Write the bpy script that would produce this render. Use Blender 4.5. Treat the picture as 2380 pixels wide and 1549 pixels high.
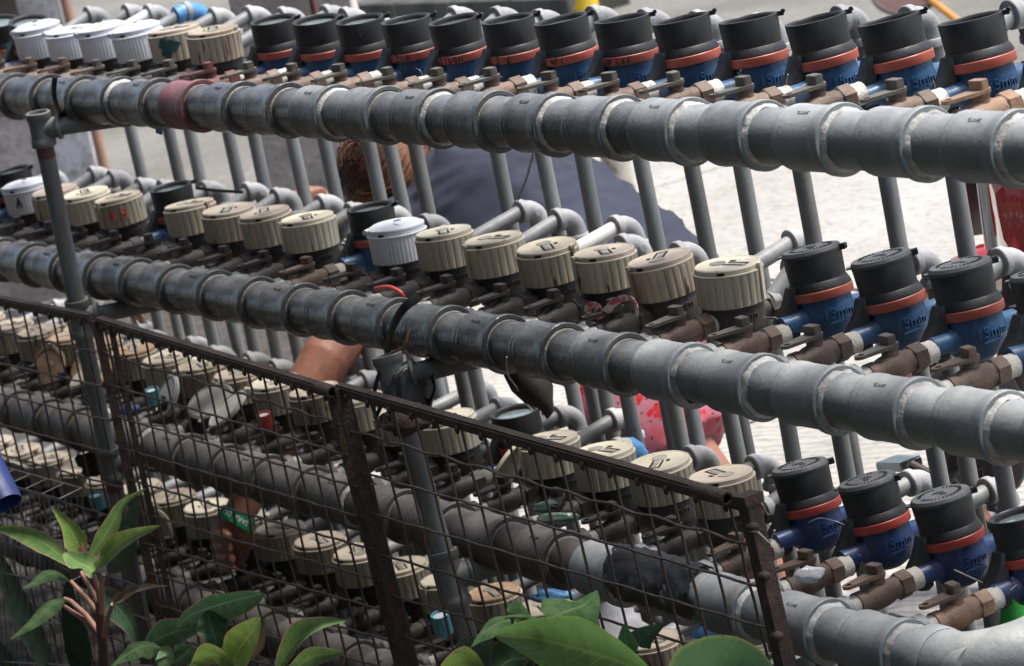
import bpy, bmesh, math, random
from mathutils import Vector, Matrix, noise
random.seed(7)
for o in list(bpy.data.objects): bpy.data.objects.remove(o)
SC = bpy.context.scene
COL = SC.collection
R_ = math.radians
pi = math.pi

# ------------------------------------------------------------------ camera, world, sun, exposure
CAM_C = Vector((2.14415, -2.07613, 0.62561))
CAM_R = Vector((0.52501607, 0.82842768, -0.19510433))
CAM_U = Vector((-0.08513235, 0.27920758, 0.95644948))
CAM_F = Vector((-0.84682383, 0.48554166, -0.21711447))
FPX = 7200.0                      # focal length for a 2380 x 1549 picture
cam_d = bpy.data.cameras.new('camera'); cam = bpy.data.objects.new('camera', cam_d); COL.objects.link(cam)
m = Matrix((CAM_R, CAM_U, -CAM_F)).transposed().to_4x4(); m.translation = CAM_C
cam.matrix_world = m
cam_d.sensor_width = 36; cam_d.lens = FPX/2380*36; cam_d.clip_start = .05; cam_d.clip_end = 400
cam_d.dof.use_dof = True; cam_d.dof.focus_distance = 4.0; cam_d.dof.aperture_fstop = 13
SC.camera = cam

W = bpy.data.worlds.new('World'); SC.world = W; W.use_nodes = True
wn = W.node_tree; bg = wn.nodes['Background']
sky = wn.nodes.new('ShaderNodeTexSky'); sky.sky_type = 'NISHITA'; sky.sun_disc = False
SUN_DIR = Vector((.3, .42, 1.2)).normalized()          # towards the sun
el = math.asin(SUN_DIR.z); az = math.atan2(SUN_DIR.x, SUN_DIR.y)
sky.sun_elevation = el; sky.sun_rotation = az; sky.air_density = 1.0; sky.dust_density = 3.0; sky.ozone_density = .6
wn.links.new(sky.outputs[0], bg.inputs[0]); bg.inputs[1].default_value = .105
sd = bpy.data.lights.new('sun', 'SUN'); sun = bpy.data.objects.new('sun', sd); COL.objects.link(sun)
sd.energy = 2.7; sd.angle = R_(16); sd.color = (1, .96, .9)
sun.rotation_euler = (-SUN_DIR).to_track_quat('-Z', 'Y').to_euler(); sun.location = (0, 0, 8)
SC.view_settings.view_transform = 'Standard'; SC.view_settings.look = 'None'
SC.view_settings.gamma = 1; SC.view_settings.exposure = 1.0
SC.render.engine = 'CYCLES'

def ray(x, y): return CAM_F*FPX + CAM_R*(x-1190) - CAM_U*(y-774.5)
def at(x, y, Y):
    d = ray(x, y); return CAM_C + d*((Y-CAM_C.y)/d.y)
def atX(x, y, X):
    d = ray(x, y); return CAM_C + d*((X-CAM_C.x)/d.x)
def atZ(x, y, Z):
    d = ray(x, y); return CAM_C + d*((Z-CAM_C.z)/d.z)
def proj(p):
    d = Vector(p)-CAM_C; z = d.dot(CAM_F)
    return 1190+FPX*d.dot(CAM_R)/z, 774.5-FPX*d.dot(CAM_U)/z

GZ = -1.15                        # street level
HZ = [0.0, -.3207, -.6331, -.9264]
HX = [-.5405, -.6383, -.7464, -.8681]
P = .15
def SX(row, s): return HX[row]-P*(19-s)

# ------------------------------------------------------------------ materials
MATS = {}
def mat(name, c1, c2=None, scale=12, rough=.5, r2=None, bump=.0, bscale=80, dust=None, damt=.0, metal=0, spots=None, spscale=60, spthr=.62, lo=.35, hi=.65, stretch=None, coat=0, spec=.5, emit=None):
    if name in MATS: return MATS[name]
    M = bpy.data.materials.new(name); M.use_nodes = True; MATS[name] = M
    nt = M.node_tree; N = nt.nodes; L = nt.links; b = N['Principled BSDF']
    b.inputs['Metallic'].default_value = metal; b.inputs['Coat Weight'].default_value = coat
    b.inputs['Specular IOR Level'].default_value = spec
    geo = N.new('ShaderNodeNewGeometry'); pos = geo.outputs['Position']
    if stretch:
        mp = N.new('ShaderNodeMapping'); mp.inputs['Scale'].default_value = stretch; L.new(pos, mp.inputs[0]); pos = mp.outputs[0]
    c2 = c2 or tuple(v*.7 for v in c1)
    def nz(sc, det=5, rgh=.6):
        n = N.new('ShaderNodeTexNoise'); n.inputs['Scale'].default_value = sc; n.inputs['Detail'].default_value = det; n.inputs['Roughness'].default_value = rgh
        L.new(pos, n.inputs['Vector']); return n.outputs[0]
    def mr(src, a, z, o0=0, o1=1):
        n = N.new('ShaderNodeMapRange'); n.inputs[1].default_value = a; n.inputs[2].default_value = z; n.inputs[3].default_value = o0; n.inputs[4].default_value = o1
        L.new(src, n.inputs[0]); return n.outputs[0]
    def mix(f, a, z):
        n = N.new('ShaderNodeMix'); n.data_type = 'RGBA'
        if isinstance(f, float): n.inputs[0].default_value = f
        else: L.new(f, n.inputs[0])
        for i, v in ((6, a), (7, z)):
            if isinstance(v, tuple): n.inputs[i].default_value = (*v[:3], 1)
            else: L.new(v, n.inputs[i])
        return n.outputs[2]
    n1 = nz(scale)
    col = mix(mr(n1, lo, hi), c1, c2)
    if spots:
        col = mix(mr(nz(spscale, 3), spthr, spthr+.06), col, spots)
    if dust:
        sep = N.new('ShaderNodeSeparateXYZ'); L.new(geo.outputs['Normal'], sep.inputs[0])
        mu = N.new('ShaderNodeMath'); mu.operation = 'MULTIPLY'
        L.new(mr(sep.outputs[2], .2, .95, 0, damt), mu.inputs[0]); L.new(mr(nz(scale*2.3), .3, .62, .25, 1), mu.inputs[1])
        col = mix(mu.outputs[0], col, dust)
    oi = N.new('ShaderNodeObjectInfo'); vm = N.new('ShaderNodeVectorMath'); vm.operation = 'SCALE'
    L.new(col, vm.inputs[0]); L.new(mr(oi.outputs['Random'], 0, 1, .8, 1.14), vm.inputs['Scale']); col = vm.outputs[0]
    L.new(col, b.inputs['Base Color'])
    r2 = rough+.12 if r2 is None else r2
    L.new(mr(nz(scale*1.7), .35, .65, rough, r2), b.inputs['Roughness'])
    if bump:
        bp = N.new('ShaderNodeBump'); bp.inputs['Strength'].default_value = bump; bp.inputs['Distance'].default_value = .004
        L.new(nz(bscale, 4), bp.inputs['Height']); L.new(bp.outputs[0], b.inputs['Normal'])
    if emit: pass
    return M

DUST = (.42, .39, .34)
pvc_dark = mat('dark grey pvc', (.07, .075, .08), (.032, .034, .036), 17, .16, .42, .3, 160, (.3, .29, .27), .42, spec=.8, coat=.25, spots=(.03, .03, .03), spscale=170, spthr=.68)
pvc_mid = mat('grey pvc', (.11, .12, .125), (.06, .066, .07), 17, .2, .46, .25, 160, (.42, .42, .41), .5, spots=(.05, .05, .05), spscale=170, spthr=.68)
pvc_new = mat('light grey pvc', (.225, .25, .26), (.145, .165, .17), 11, .42, .6, .2, 160, (.5, .5, .49), .6, spots=(.09, .09, .09), spscale=190, spthr=.68)
pvc_brown = mat('dusty brown grey pvc', (.1, .09, .083), (.05, .045, .042), 13, .42, .7, .3, 120, (.3, .265, .24), .55, spots=(.05, .04, .035), spscale=150, spthr=.66)
pvc_red = mat('red paint on pvc', (.17, .035, .045), (.1, .06, .062), 18, .35, .5, .25, 160, (.36, .2, .2), .55)
sealant = mat('white sealant', (.6, .6, .58), (.27, .265, .25), 30, .6, .8, .6, 150)
sealant_old = mat('old greyed sealant', (.34, .31, .27), (.14, .13, .12), 40, .6, .8, .5, 150)
brass_dark = mat('dark bronze', (.045, .038, .032), (.025, .021, .019), 30, .42, .62, .4, 260, (.11, .1, .088), .35)
brass_mid = mat('brown bronze', (.16, .1, .07), (.09, .06, .045), 35, .45, .6, .4, 260, (.26, .19, .14), .5)
brass_tan = mat('tan bronze', (.33, .2, .12), (.2, .115, .07), 35, .5, .65, .4, 260, (.5, .34, .24), .5)
brass_red = mat('red brown bronze', (.16, .05, .035), (.09, .035, .028), 35, .45, .6, .4, 260, (.25, .12, .1), .4)
handle_grey = mat('grey bronze handle', (.1, .09, .072), (.065, .058, .048), 40, .5, .65, .3, 260, (.25, .23, .19), .5)
tape = mat('white thread tape', (.66, .64, .58), (.5, .47, .41), 50, .6, .8, .5, 200)
blue_body = mat('blue enamel', (.024, .082, .185), (.018, .06, .14), 30, .3, .45, .15, 120, (.12, .27, .45), .4)
navy_body = mat('deep blue enamel', (.022, .05, .16), (.018, .04, .12), 30, .32, .45, .15, 120, (.08, .13, .26), .3)
ring_red = mat('red ring plastic', (.5, .075, .06), (.42, .06, .05), 30, .4, .5)
ring_orange = mat('orange ring plastic', (.45, .1, .07), (.37, .08, .058), 30, .4, .5, dust=(.6, .3, .22), damt=.3)
blk = mat('black plastic', (.02, .02, .021), (.013, .013, .014), 24, .4, .58, .12, 200, (.085, .083, .08), .55, spots=(.05, .049, .047), spscale=140, spthr=.7)
blk_brown = mat('brownish black plastic', (.035, .028, .025), (.022, .018, .016), 20, .5, .65, .1, 200, (.1, .085, .075), .4)
lid_grey = mat('dusty black lid', (.06, .06, .063), (.045, .045, .048), 30, .5, .6, .1, 200, (.18, .18, .185), .6)
glass_m = mat('meter glass', (.26, .32, .31), (.19, .24, .235), 60, .08, .15, coat=.6)
dark_body = mat('dark meter body', (.02, .018, .0165), (.013, .0115, .011), 30, .5, .6, .3, 150, (.07, .062, .058), .3)
body_brown = mat('brown grey meter body', (.075, .062, .058), (.045, .038, .035), 30, .55, .65, .3, 150, (.16, .14, .13), .4)
beige = mat('aged beige plastic', (.56, .5, .385), (.42, .36, .265), 22, .45, .6, .15, 200, (.55, .5, .4), .3, spots=(.09, .065, .05), spscale=95, spthr=.63, stretch=(1, 1, .22))
beige_light = mat('pale cream plastic', (.64, .59, .47), (.52, .47, .35), 22, .42, .55, .1, 200, (.6, .56, .45), .3, spots=(.12, .09, .06), spscale=120, spthr=.66, stretch=(1, 1, .22))
beige_dirty = mat('stained beige plastic', (.52, .45, .345), (.3, .235, .17), 26, .5, .65, .15, 200, (.5, .43, .34), .3, spots=(.06, .045, .035), spscale=80, spthr=.6, stretch=(1, 1, .22))
lid_pink = mat('sun bleached lid plastic', (.52, .45, .37), (.4, .33, .26), 26, .5, .6, .1, 200, spots=(.13, .1, .08), spscale=120, spthr=.72)
lid_rust = mat('rust stained lid', (.42, .3, .19), (.27, .16, .09), 40, .55, .7, .1, 200, spots=(.5, .43, .33), spscale=40, spthr=.58)
white_pl = mat('white plastic', (.74, .75, .79), (.68, .69, .73), 20, .35, .45, .05, 200)
white_lid = mat('pale lid underside', (.5, .5, .45), (.38, .38, .33), 30, .4, .5, spots=(.3, .25, .18), spscale=90, spthr=.7)
slot_m = mat('dark slot', (.012, .011, .01), (.01, .01, .01), 20, .7)  # near-black colour standing in for the shade inside openings
window_m = mat('dull window', (.33, .32, .27), (.22, .21, .175), 60, .35, .5)
pipe_grey = mat('galvanised grey pipe', (.26, .27, .275), (.17, .178, .18), 18, .45, .6, .2, 160, (.42, .42, .42), .4, spots=(.1, .1, .1), spscale=120, spthr=.7, stretch=(1, 1, .35))
pipe_dull = mat('dull grey pipe', (.19, .195, .19), (.115, .118, .112), 18, .5, .65, .2, 160, (.3, .3, .29), .4, spots=(.07, .07, .065), spscale=120, spthr=.68, stretch=(1, 1, .35))
elbow_grey = mat('galvanised elbow', (.36, .365, .37), (.25, .255, .26), 22, .5, .65, .25, 200, (.5, .5, .5), .5)
pipe_white = mat('white pvc pipe', (.68, .68, .66), (.55, .55, .52), 20, .4, .5)
blue_tape = mat('blue tape', (.05, .22, .52), (.12, .32, .6), 60, .35, .5, .4, 120)
iron = mat('rusty dark iron', (.03, .022, .019), (.075, .038, .026), 34, .55, .8, .8, 200, (.12, .1, .092), .4, spots=(.13, .05, .025), spscale=60, spthr=.66)
wire_m = mat('rusty wire', (.05, .042, .038), (.075, .05, .038), 40, .5, .65, .5, 300, (.2, .17, .15), .4)
steel_wire = mat('pale steel wire', (.5, .49, .46), (.35, .34, .32), 60, .35, .5, metal=.5)
cage_m = mat('grey cage wire', (.2, .2, .2), (.13, .13, .13), 40, .45, .6, metal=.4)
marker = mat('black marker ink', (.02, .012, .014), (.03, .018, .018), 60, .5)
red_marker = mat('red marker ink', (.42, .03, .025), (.5, .1, .08), 60, .5)
green_paint = mat('dark green paint blot', (.012, .05, .055), (.02, .08, .08), 60, .4)
rubber = mat('black rubber', (.012, .011, .011), (.02, .018, .017), 40, .55)
rust_band = mat('red primer band', (.16, .05, .045), (.1, .05, .045), 50, .6, .7)
skin_m = mat('brown skin', (.3, .135, .085), (.22, .09, .055), 28, .48, .58, .25, 220)
shirt_m = mat('faded navy cotton', (.045, .052, .085), (.032, .037, .06), 14, .85, .95, .2, 300)
band_green = mat('green silicone band', (.008, .26, .12), (.006, .2, .09), 30, .4)
white_ink = mat('white print', (.8, .82, .8), (.75, .77, .75), 30, .5)
hair_d = mat('brown hair', (.075, .032, .018), (.03, .014, .01), 40, .4, .55)
hair_l = mat('copper hair', (.3, .11, .035), (.2, .07, .022), 40, .38, .5)
red_bike = mat('red body paint', (.5, .012, .014), (.42, .01, .012), 20, .12, .2, coat=.8)
chrome = mat('chrome', (.75, .76, .78), (.7, .71, .73), 30, .08, .16, metal=1)
bike_dark = mat('dark bike steel', (.04, .036, .036), (.06, .045, .042), 30, .45, .6, .3, 200, (.12, .1, .1), .4)
yellow_m = mat('flaking yellow paint', (.72, .5, .02), (.62, .42, .02), 20, .5, .6, .2, 120, spots=(.3, .28, .24), spscale=16, spthr=.52)
ribbon_m = mat('red white ribbon', (.8, .7, .7), (.62, .12, .12), 75, .5, .6, lo=.47, hi=.53)
green_bag = mat('green plastic film', (.05, .11, .08), (.14, .22, .18), 60, .25, .4)
clear_bag = mat('white plastic bag', (.62, .62, .64), (.48, .49, .52), 50, .25, .4, .5, 70)
black_bag = mat('black plastic sheet', (.015, .015, .016), (.03, .03, .03), 40, .28, .45, .6, 60)
aqua = mat('aqua plastic cap', (.12, .4, .46), (.08, .3, .36), 50, .4, .5)
red_cap = mat('red plastic cap', (.52, .07, .06), (.42, .06, .05), 50, .4, .5)
blue_cloth = mat('blue plastic sleeve', (.025, .05, .2), (.02, .038, .15), 30, .5, .6)
bottle_m = mat('green bottle plastic', (.03, .35, .05), (.05, .45, .08), 30, .1, .2)
bag_rub = mat('dried brown twigs', (.22, .12, .05), (.12, .07, .035), 40, .7)

def mat_ground(name, c1, c2, c3, lines=60, ang=.6, sc=1.2, bump=.5):
    M = bpy.data.materials.new(name); M.use_nodes = True
    nt = M.node_tree; N = nt.nodes; L = nt.links; b = N['Principled BSDF']
    geo = N.new('ShaderNodeNewGeometry'); pos = geo.outputs['Position']
    mp = N.new('ShaderNodeMapping'); mp.inputs['Rotation'].default_value = (0, 0, ang); L.new(pos, mp.inputs[0])
    wv = N.new('ShaderNodeTexWave'); wv.inputs['Scale'].default_value = lines/6.28; wv.inputs['Distortion'].default_value = 6; wv.inputs['Detail'].default_value = 3; wv.inputs['Detail Scale'].default_value = 1.4
    L.new(mp.outputs[0], wv.inputs[0])
    n1 = N.new('ShaderNodeTexNoise'); n1.inputs['Scale'].default_value = sc; n1.inputs['Detail'].default_value = 7; n1.inputs['Roughness'].default_value = .65; L.new(pos, n1.inputs[0])
    n2 = N.new('ShaderNodeTexNoise'); n2.inputs['Scale'].default_value = 45; n2.inputs['Detail'].default_value = 5; L.new(pos, n2.inputs[0])
    def ramp(src, a, z):
        r = N.new('ShaderNodeMapRange'); r.inputs[1].default_value = a; r.inputs[2].default_value = z; L.new(src, r.inputs[0]); return r.outputs[0]
    def mix(f, a, z):
        n = N.new('ShaderNodeMix'); n.data_type = 'RGBA'; L.new(f, n.inputs[0])
        for i, v in ((6, a), (7, z)):
            if isinstance(v, tuple): n.inputs[i].default_value = (*v, 1)
            else: L.new(v, n.inputs[i])
        return n.outputs[2]
    col = mix(ramp(n1.outputs[0], .38, .64), c1, c2)
    mm = N.new('ShaderNodeMath'); mm.operation = 'MULTIPLY'; L.new(ramp(n2.outputs[0], .5, .75), mm.inputs[0]); mm.inputs[1].default_value = .7
    col = mix(mm.outputs[0], col, c3)
    w2 = N.new('ShaderNodeMath'); w2.operation = 'MULTIPLY'; L.new(ramp(wv.outputs[0], .75, 1), w2.inputs[0]); w2.inputs[1].default_value = .6
    col = mix(w2.outputs[0], col, c3)
    L.new(col, b.inputs['Base Color']); b.inputs['Roughness'].default_value = .85; b.inputs['Specular IOR Level'].default_value = .25
    ad = N.new('ShaderNodeMath'); ad.operation = 'ADD'; L.new(wv.outputs[0], ad.inputs[0]); L.new(n2.outputs[0], ad.inputs[1])
    bp = N.new('ShaderNodeBump'); bp.inputs['Strength'].default_value = bump; bp.inputs['Distance'].default_value = .004; L.new(ad.outputs[0], bp.inputs['Height']); L.new(bp.outputs[0], b.inputs['Normal'])
    return M
street_m = mat_ground('light broomed concrete', (.47, .455, .42), (.37, .355, .32), (.2, .185, .16), 55, 1.0, 1.6)
old_m = mat_ground('old stained concrete', (.25, .24, .215), (.17, .16, .14), (.1, .095, .075), 40, .4, 1.1)
dirt_m = mat_ground('dark gravelly dirt', (.07, .063, .055), (.035, .031, .028), (.16, .15, .135), 90, .2, 14, 1)
wall_m = mat_ground('peeling grey plaster', (.62, .59, .56), (.3, .28, .265), (.2, .18, .17), 3, .1, 3.5)
wall_w = mat_ground('peeling pale paint', (.55, .56, .6), (.27, .25, .23), (.16, .14, .12), 3, .1, 6)
curb_m = mat_ground('shadow dark kerb concrete', (.12, .115, .105), (.075, .072, .066), (.04, .045, .035), 5, .1, 4)  # the kerb's shadow band is put into this dark base colour
brown_wall_m = mat_ground('brown stained wall', (.17, .14, .12), (.1, .085, .08), (.06, .05, .05), 3, .1, 5)
shade_wall_m = mat_ground('unseen shade wall', (.2, .19, .17), (.16, .15, .14), (.1, .1, .09), 3, .1, 2)  # surface of the unseen wall and eaves added for shade
orange_m = mat('orange painted pole', (.42, .23, .16), (.3, .19, .14), 12, .6, .7)

def mat_leaf(name, c1, c2, mid, edge, veins=14, rough=.55, var=.5, trans=.25):
    M = bpy.data.materials.new(name); M.use_nodes = True
    nt = M.node_tree; N = nt.nodes; L = nt.links; b = N['Principled BSDF']
    uv = N.new('ShaderNodeTexCoord'); sp = N.new('ShaderNodeSeparateXYZ'); L.new(uv.outputs['UV'], sp.inputs[0])
    def math_(op, a, bb=None, c=None):
        n = N.new('ShaderNodeMath'); n.operation = op
        for i, v in enumerate((a, bb, c)):
            if v is None: continue
            if isinstance(v, (int, float)): n.inputs[i].default_value = v
            else: L.new(v, n.inputs[i])
        return n.outputs[0]
    def ramp(src, a, z):
        r = N.new('ShaderNodeMapRange'); r.inputs[1].default_value = a; r.inputs[2].default_value = z; L.new(src, r.inputs[0]); return r.outputs[0]
    def mix(f, a, z):
        n = N.new('ShaderNodeMix'); n.data_type = 'RGBA'; L.new(f, n.inputs[0])
        for i, v in ((6, a), (7, z)):
            if isinstance(v, tuple): n.inputs[i].default_value = (*v, 1)
            else: L.new(v, n.inputs[i])
        return n.outputs[2]
    u = math_('ABSOLUTE', math_('MULTIPLY_ADD', sp.outputs[0], 2, -1))
    vv = math_('FRACT', math_('MULTIPLY', math_('MULTIPLY_ADD', u, -.22, sp.outputs[1]), float(veins)))
    vein = ramp(math_('ABSOLUTE', math_('SUBTRACT', vv, .5)), .1, .0)
    geo = N.new('ShaderNodeNewGeometry'); n1 = N.new('ShaderNodeTexNoise'); n1.inputs['Scale'].default_value = 45; n1.inputs['Detail'].default_value = 4; L.new(geo.outputs['Position'], n1.inputs[0])
    col = mix(math_('MULTIPLY', ramp(n1.outputs[0], .35, .65), var*2 if var < .5 else 1.0), c1, c2)
    col = mix(math_('MULTIPLY', vein, .35), col, mid)
    col = mix(math_('MULTIPLY', ramp(u, .07, .02), .8), col, mid)
    col = mix(ramp(u, .9, .98), col, edge)
    n3 = N.new('ShaderNodeTexNoise'); n3.inputs['Scale'].default_value = 130; n3.inputs['Detail'].default_value = 2; L.new(geo.outputs['Position'], n3.inputs[0])
    col = mix(math_('MULTIPLY', ramp(n3.outputs[0], .66, .72), .7), col, (.12, .09, .04))
    L.new(col, b.inputs['Base Color']); b.inputs['Roughness'].default_value = rough; b.inputs['Specular IOR Level'].default_value = .3
    bp = N.new('ShaderNodeBump'); bp.inputs['Strength'].default_value = .5; bp.inputs['Distance'].default_value = .003; L.new(vein, bp.inputs['Height']); L.new(bp.outputs[0], b.inputs['Normal'])
    tr = N.new('ShaderNodeBsdfTranslucent'); L.new(col, tr.inputs[0]); ms = N.new('ShaderNodeMixShader'); ms.inputs[0].default_value = trans
    out = N['Material Output']; L.new(b.outputs[0], ms.inputs[1]); L.new(tr.outputs[0], ms.inputs[2]); L.new(ms.outputs[0], out.inputs[0])
    return M
leaf_bright = mat_leaf('bright leaf', (.17, .28, .085), (.1, .2, .065), (.3, .45, .12), (.5, .24, .2))
leaf_lime = mat_leaf('lime leaf', (.24, .36, .08), (.15, .27, .06), (.38, .5, .12), (.45, .25, .16))
leaf_dark = mat_leaf('dark green leaf', (.045, .11, .05), (.03, .075, .038), (.14, .2, .12), (.2, .13, .1))
leaf_pale = mat_leaf('pale variegated leaf', (.2, .32, .15), (.09, .19, .08), (.34, .44, .26), (.14, .24, .1), 9)
leaf_big = mat_leaf('broad green leaf', (.17, .33, .09), (.13, .28, .07), (.3, .45, .15), (.22, .38, .08), 11, .28)
leaf_round = mat_leaf('round green leaf', (.14, .26, .12), (.11, .22, .1), (.17, .3, .14), (.28, .36, .12), 6, .4)
leaf_brown = mat_leaf('browned leaf', (.1, .075, .045), (.07, .05, .035), (.16, .1, .07), (.2, .1, .09))
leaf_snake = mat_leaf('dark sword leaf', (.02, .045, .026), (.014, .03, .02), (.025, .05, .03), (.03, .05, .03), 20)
stem_pink = mat('pinkish stem', (.36, .17, .14), (.26, .16, .1), 40, .45, .5)
stem_green = mat('green stem', (.1, .2, .06), (.08, .15, .05), 40, .45, .5)
pot_m = mat('black plant pot', (.02, .02, .02), (.03, .028, .026), 20, .6, .7)
soil_m = mat('potting soil', (.03, .022, .016), (.05, .037, .026), 60, .95, 1, .8, 120)
def mat_floral():
    M = bpy.data.materials.new('red floral cloth'); M.use_nodes = True
    nt = M.node_tree; N = nt.nodes; L = nt.links; b = N['Principled BSDF']
    geo = N.new('ShaderNodeNewGeometry'); nw = N.new('ShaderNodeTexNoise'); nw.inputs['Scale'].default_value = 22; nw.inputs['Detail'].default_value = 3; L.new(geo.outputs['Position'], nw.inputs[0])
    va = N.new('ShaderNodeVectorMath'); va.operation = 'MULTIPLY_ADD'; L.new(nw.outputs[1], va.inputs[0]); va.inputs[1].default_value = (.06, .06, .06); L.new(geo.outputs['Position'], va.inputs[2])
    vo = N.new('ShaderNodeTexVoronoi'); vo.inputs['Scale'].default_value = 34; L.new(va.outputs[0], vo.inputs[0])
    v2 = N.new('ShaderNodeTexVoronoi'); v2.inputs['Scale'].default_value = 62; L.new(va.outputs[0], v2.inputs[0])
    def ramp(src, a, z):
        r = N.new('ShaderNodeMapRange'); r.inputs[1].default_value = a; r.inputs[2].default_value = z; L.new(src, r.inputs[0]); return r.outputs[0]
    def mix(f, a, z):
        n = N.new('ShaderNodeMix'); n.data_type = 'RGBA'; L.new(f, n.inputs[0])
        for i, v in ((6, a), (7, z)):
            if isinstance(v, tuple): n.inputs[i].default_value = (*v, 1)
            else: L.new(v, n.inputs[i])
        return n.outputs[2]
    c = mix(ramp(nw.outputs[0], .4, .6), (.44, .07, .1), (.36, .14, .18))
    c = mix(ramp(vo.outputs[0], .42, .36), c, (.42, .008, .012)); c = mix(ramp(v2.outputs[0], .2, .14), c, (.1, .008, .012))
    L.new(c, b.inputs['Base Color']); b.inputs['Roughness'].default_value = .8
    return M
floral = mat_floral()

# ------------------------------------------------------------------ mesh helpers
class MB:
    def __init__(s): s.v = []; s.f = []; s.uv = None
    def add(s, vs, fs, M=None):
        o = len(s.v)
        s.v += [tuple(M @ Vector(v)) if M else tuple(v) for v in vs]
        s.f += [tuple(i+o for i in f) for f in fs]; return s
    def lathe(s, prof, M=None, n=24, cap0=True, cap1=True, a0=0., rfun=None):
        vs = []; fs = []
        for k, (r, z) in enumerate(prof):
            for i in range(n):
                a = a0+2*pi*i/n; rr = r*(rfun(a, k) if rfun else 1)
                vs.append((rr*math.cos(a), rr*math.sin(a), z))
        for k in range(len(prof)-1):
            for i in range(n):
                j = (i+1) % n; fs.append((k*n+i, k*n+j, (k+1)*n+j, (k+1)*n+i))
        if cap0: fs.append(tuple(range(n))[::-1])
        if cap1: fs.append(tuple((len(prof)-1)*n+i for i in range(n)))
        return s.add(vs, fs, M)
    def box(s, c, d, M=None):
        x, y, z = c; a, b, e = d[0]/2, d[1]/2, d[2]/2
        vs = [(x+i*a, y+j*b, z+k*e) for i in (-1, 1) for j in (-1, 1) for k in (-1, 1)]
        return s.add(vs, [(0, 1, 3, 2), (4, 6, 7, 5), (0, 4, 5, 1), (2, 3, 7, 6), (0, 2, 6, 4), (1, 5, 7, 3)], M)
    def tube(s, pts, rad, n=10, M=None, caps=True, flat=None):
        pts = [Vector(p) for p in pts]; k = len(pts)
        rad = rad if isinstance(rad, (list, tuple)) else [rad]*k
        vs = []; fs = []; up = None
        for i, p in enumerate(pts):
            t = (pts[min(i+1, k-1)]-pts[max(i-1, 0)]).normalized()
            if up is None:
                up = Vector((0, 0, 1)) if abs(t.z) < .9 else Vector((1, 0, 0))
                up = flat.copy() if flat else up
            b = t.cross(up)
            if b.length < 1e-6: b = t.orthogonal()
            b.normalize(); u = b.cross(t).normalized(); up = u
            rr = rad[i]; ru, rb = rr if isinstance(rr, (tuple, list)) else (rr, rr)
            for j in range(n):
                a = 2*pi*j/n; vs.append(p+u*(ru*math.cos(a))+b*(rb*math.sin(a)))
        for i in range(k-1):
            for j in range(n):
                q = (j+1) % n; fs.append((i*n+j, i*n+q, (i+1)*n+q, (i+1)*n+j))
        if caps: fs += [tuple(range(n))[::-1], tuple((k-1)*n+j for j in range(n))]
        return s.add(vs, fs, M)
    def prism(s, poly, z0, z1, M=None):
        n = len(poly); vs = [(x, y, z0) for x, y in poly]+[(x, y, z1) for x, y in poly]
        fs = [tuple(range(n))[::-1], tuple(range(n, 2*n))]+[(i, (i+1) % n, n+(i+1) % n, n+i) for i in range(n)]
        return s.add(vs, fs, M)
    def ringplate(s, out, inn, z0, z1, M=None):
        n = len(out); vs = []
        for z in (z0, z1):
            vs += [(x, y, z) for x, y in out]+[(x, y, z) for x, y in inn]
        fs = []
        for i in range(n):
            j = (i+1) % n
            fs += [(2*n+i, 2*n+j, 3*n+j, 3*n+i), (i, n+i, n+j, j), (i, j, 2*n+j, 2*n+i), (n+i, 3*n+i, 3*n+j, n+j)]
        return s.add(vs, fs, M)
    def ball(s, c, r, n=12, M=None, sc=(1, 1, 1)):
        prof = [(max(1e-5, math.sin(pi*k/(n//2+2))), -math.cos(pi*k/(n//2+2))) for k in range(n//2+3)]
        T = Matrix.Translation(c) @ Matrix.Diagonal((r*sc[0], r*sc[1], r*sc[2], 1))
        return s.lathe(prof, (M @ T) if M else T, n)
    def mesh(s, name, mt, ang=35, flat=False):
        me = bpy.data.meshes.new(name); me.from_pydata(s.v, [], s.f)
        me.materials.append(mt)
        bm = bmesh.new(); bm.from_mesh(me); bmesh.ops.recalc_face_normals(bm, faces=bm.faces); bm.to_mesh(me); bm.free()
        if not flat:
            me.polygons.foreach_set('use_smooth', [True]*len(me.polygons)); me.set_sharp_from_angle(angle=R_(ang))
        me.update(); return me
def ob(name, me, parent=None, loc=None, rot=None, mt=None, label=None):
    o = bpy.data.objects.new(name, me); COL.objects.link(o)
    if parent: o.parent = parent
    if loc is not None: o.location = loc
    if rot is not None: o.rotation_euler = rot
    if mt is not None and me.materials[0] != mt:
        o.material_slots[0].link = 'OBJECT'; o.material_slots[0].material = mt
    if label: o['label'] = label
    return o
def part(name, mb, mt, parent, ang=35, label=None, loc=None, rot=None): return ob(name, mb.mesh(name, mt, ang), parent, loc, rot, label=label)
def tag(o, label, cat, group=None):
    o['label'] = label; o['category'] = cat
    if group: o['group'] = group
    return o
def thing(name, label, cat, loc=(0, 0, 0), rot=(0, 0, 0), group=None):
    o = bpy.data.objects.new(name, None); COL.objects.link(o); o.location = loc; o.rotation_euler = rot
    o.empty_display_size = .02
    return tag(o, label, cat, group)
def struct(name, mb, mt, ang=35):
    o = ob(name, mb.mesh(name, mt, ang)); o['kind'] = 'structure'; return o
XA = Matrix.Rotation(pi/2, 4, 'Y')           # local z -> world x
YA = Matrix.Rotation(-pi/2, 4, 'X')          # local z -> world y
def T(x, y, z): return Matrix.Translation((x, y, z))
def arc(c, r, a0, a1, n, f): return [f(c, r, a0+(a1-a0)*i/n) for i in range(n+1)]
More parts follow.
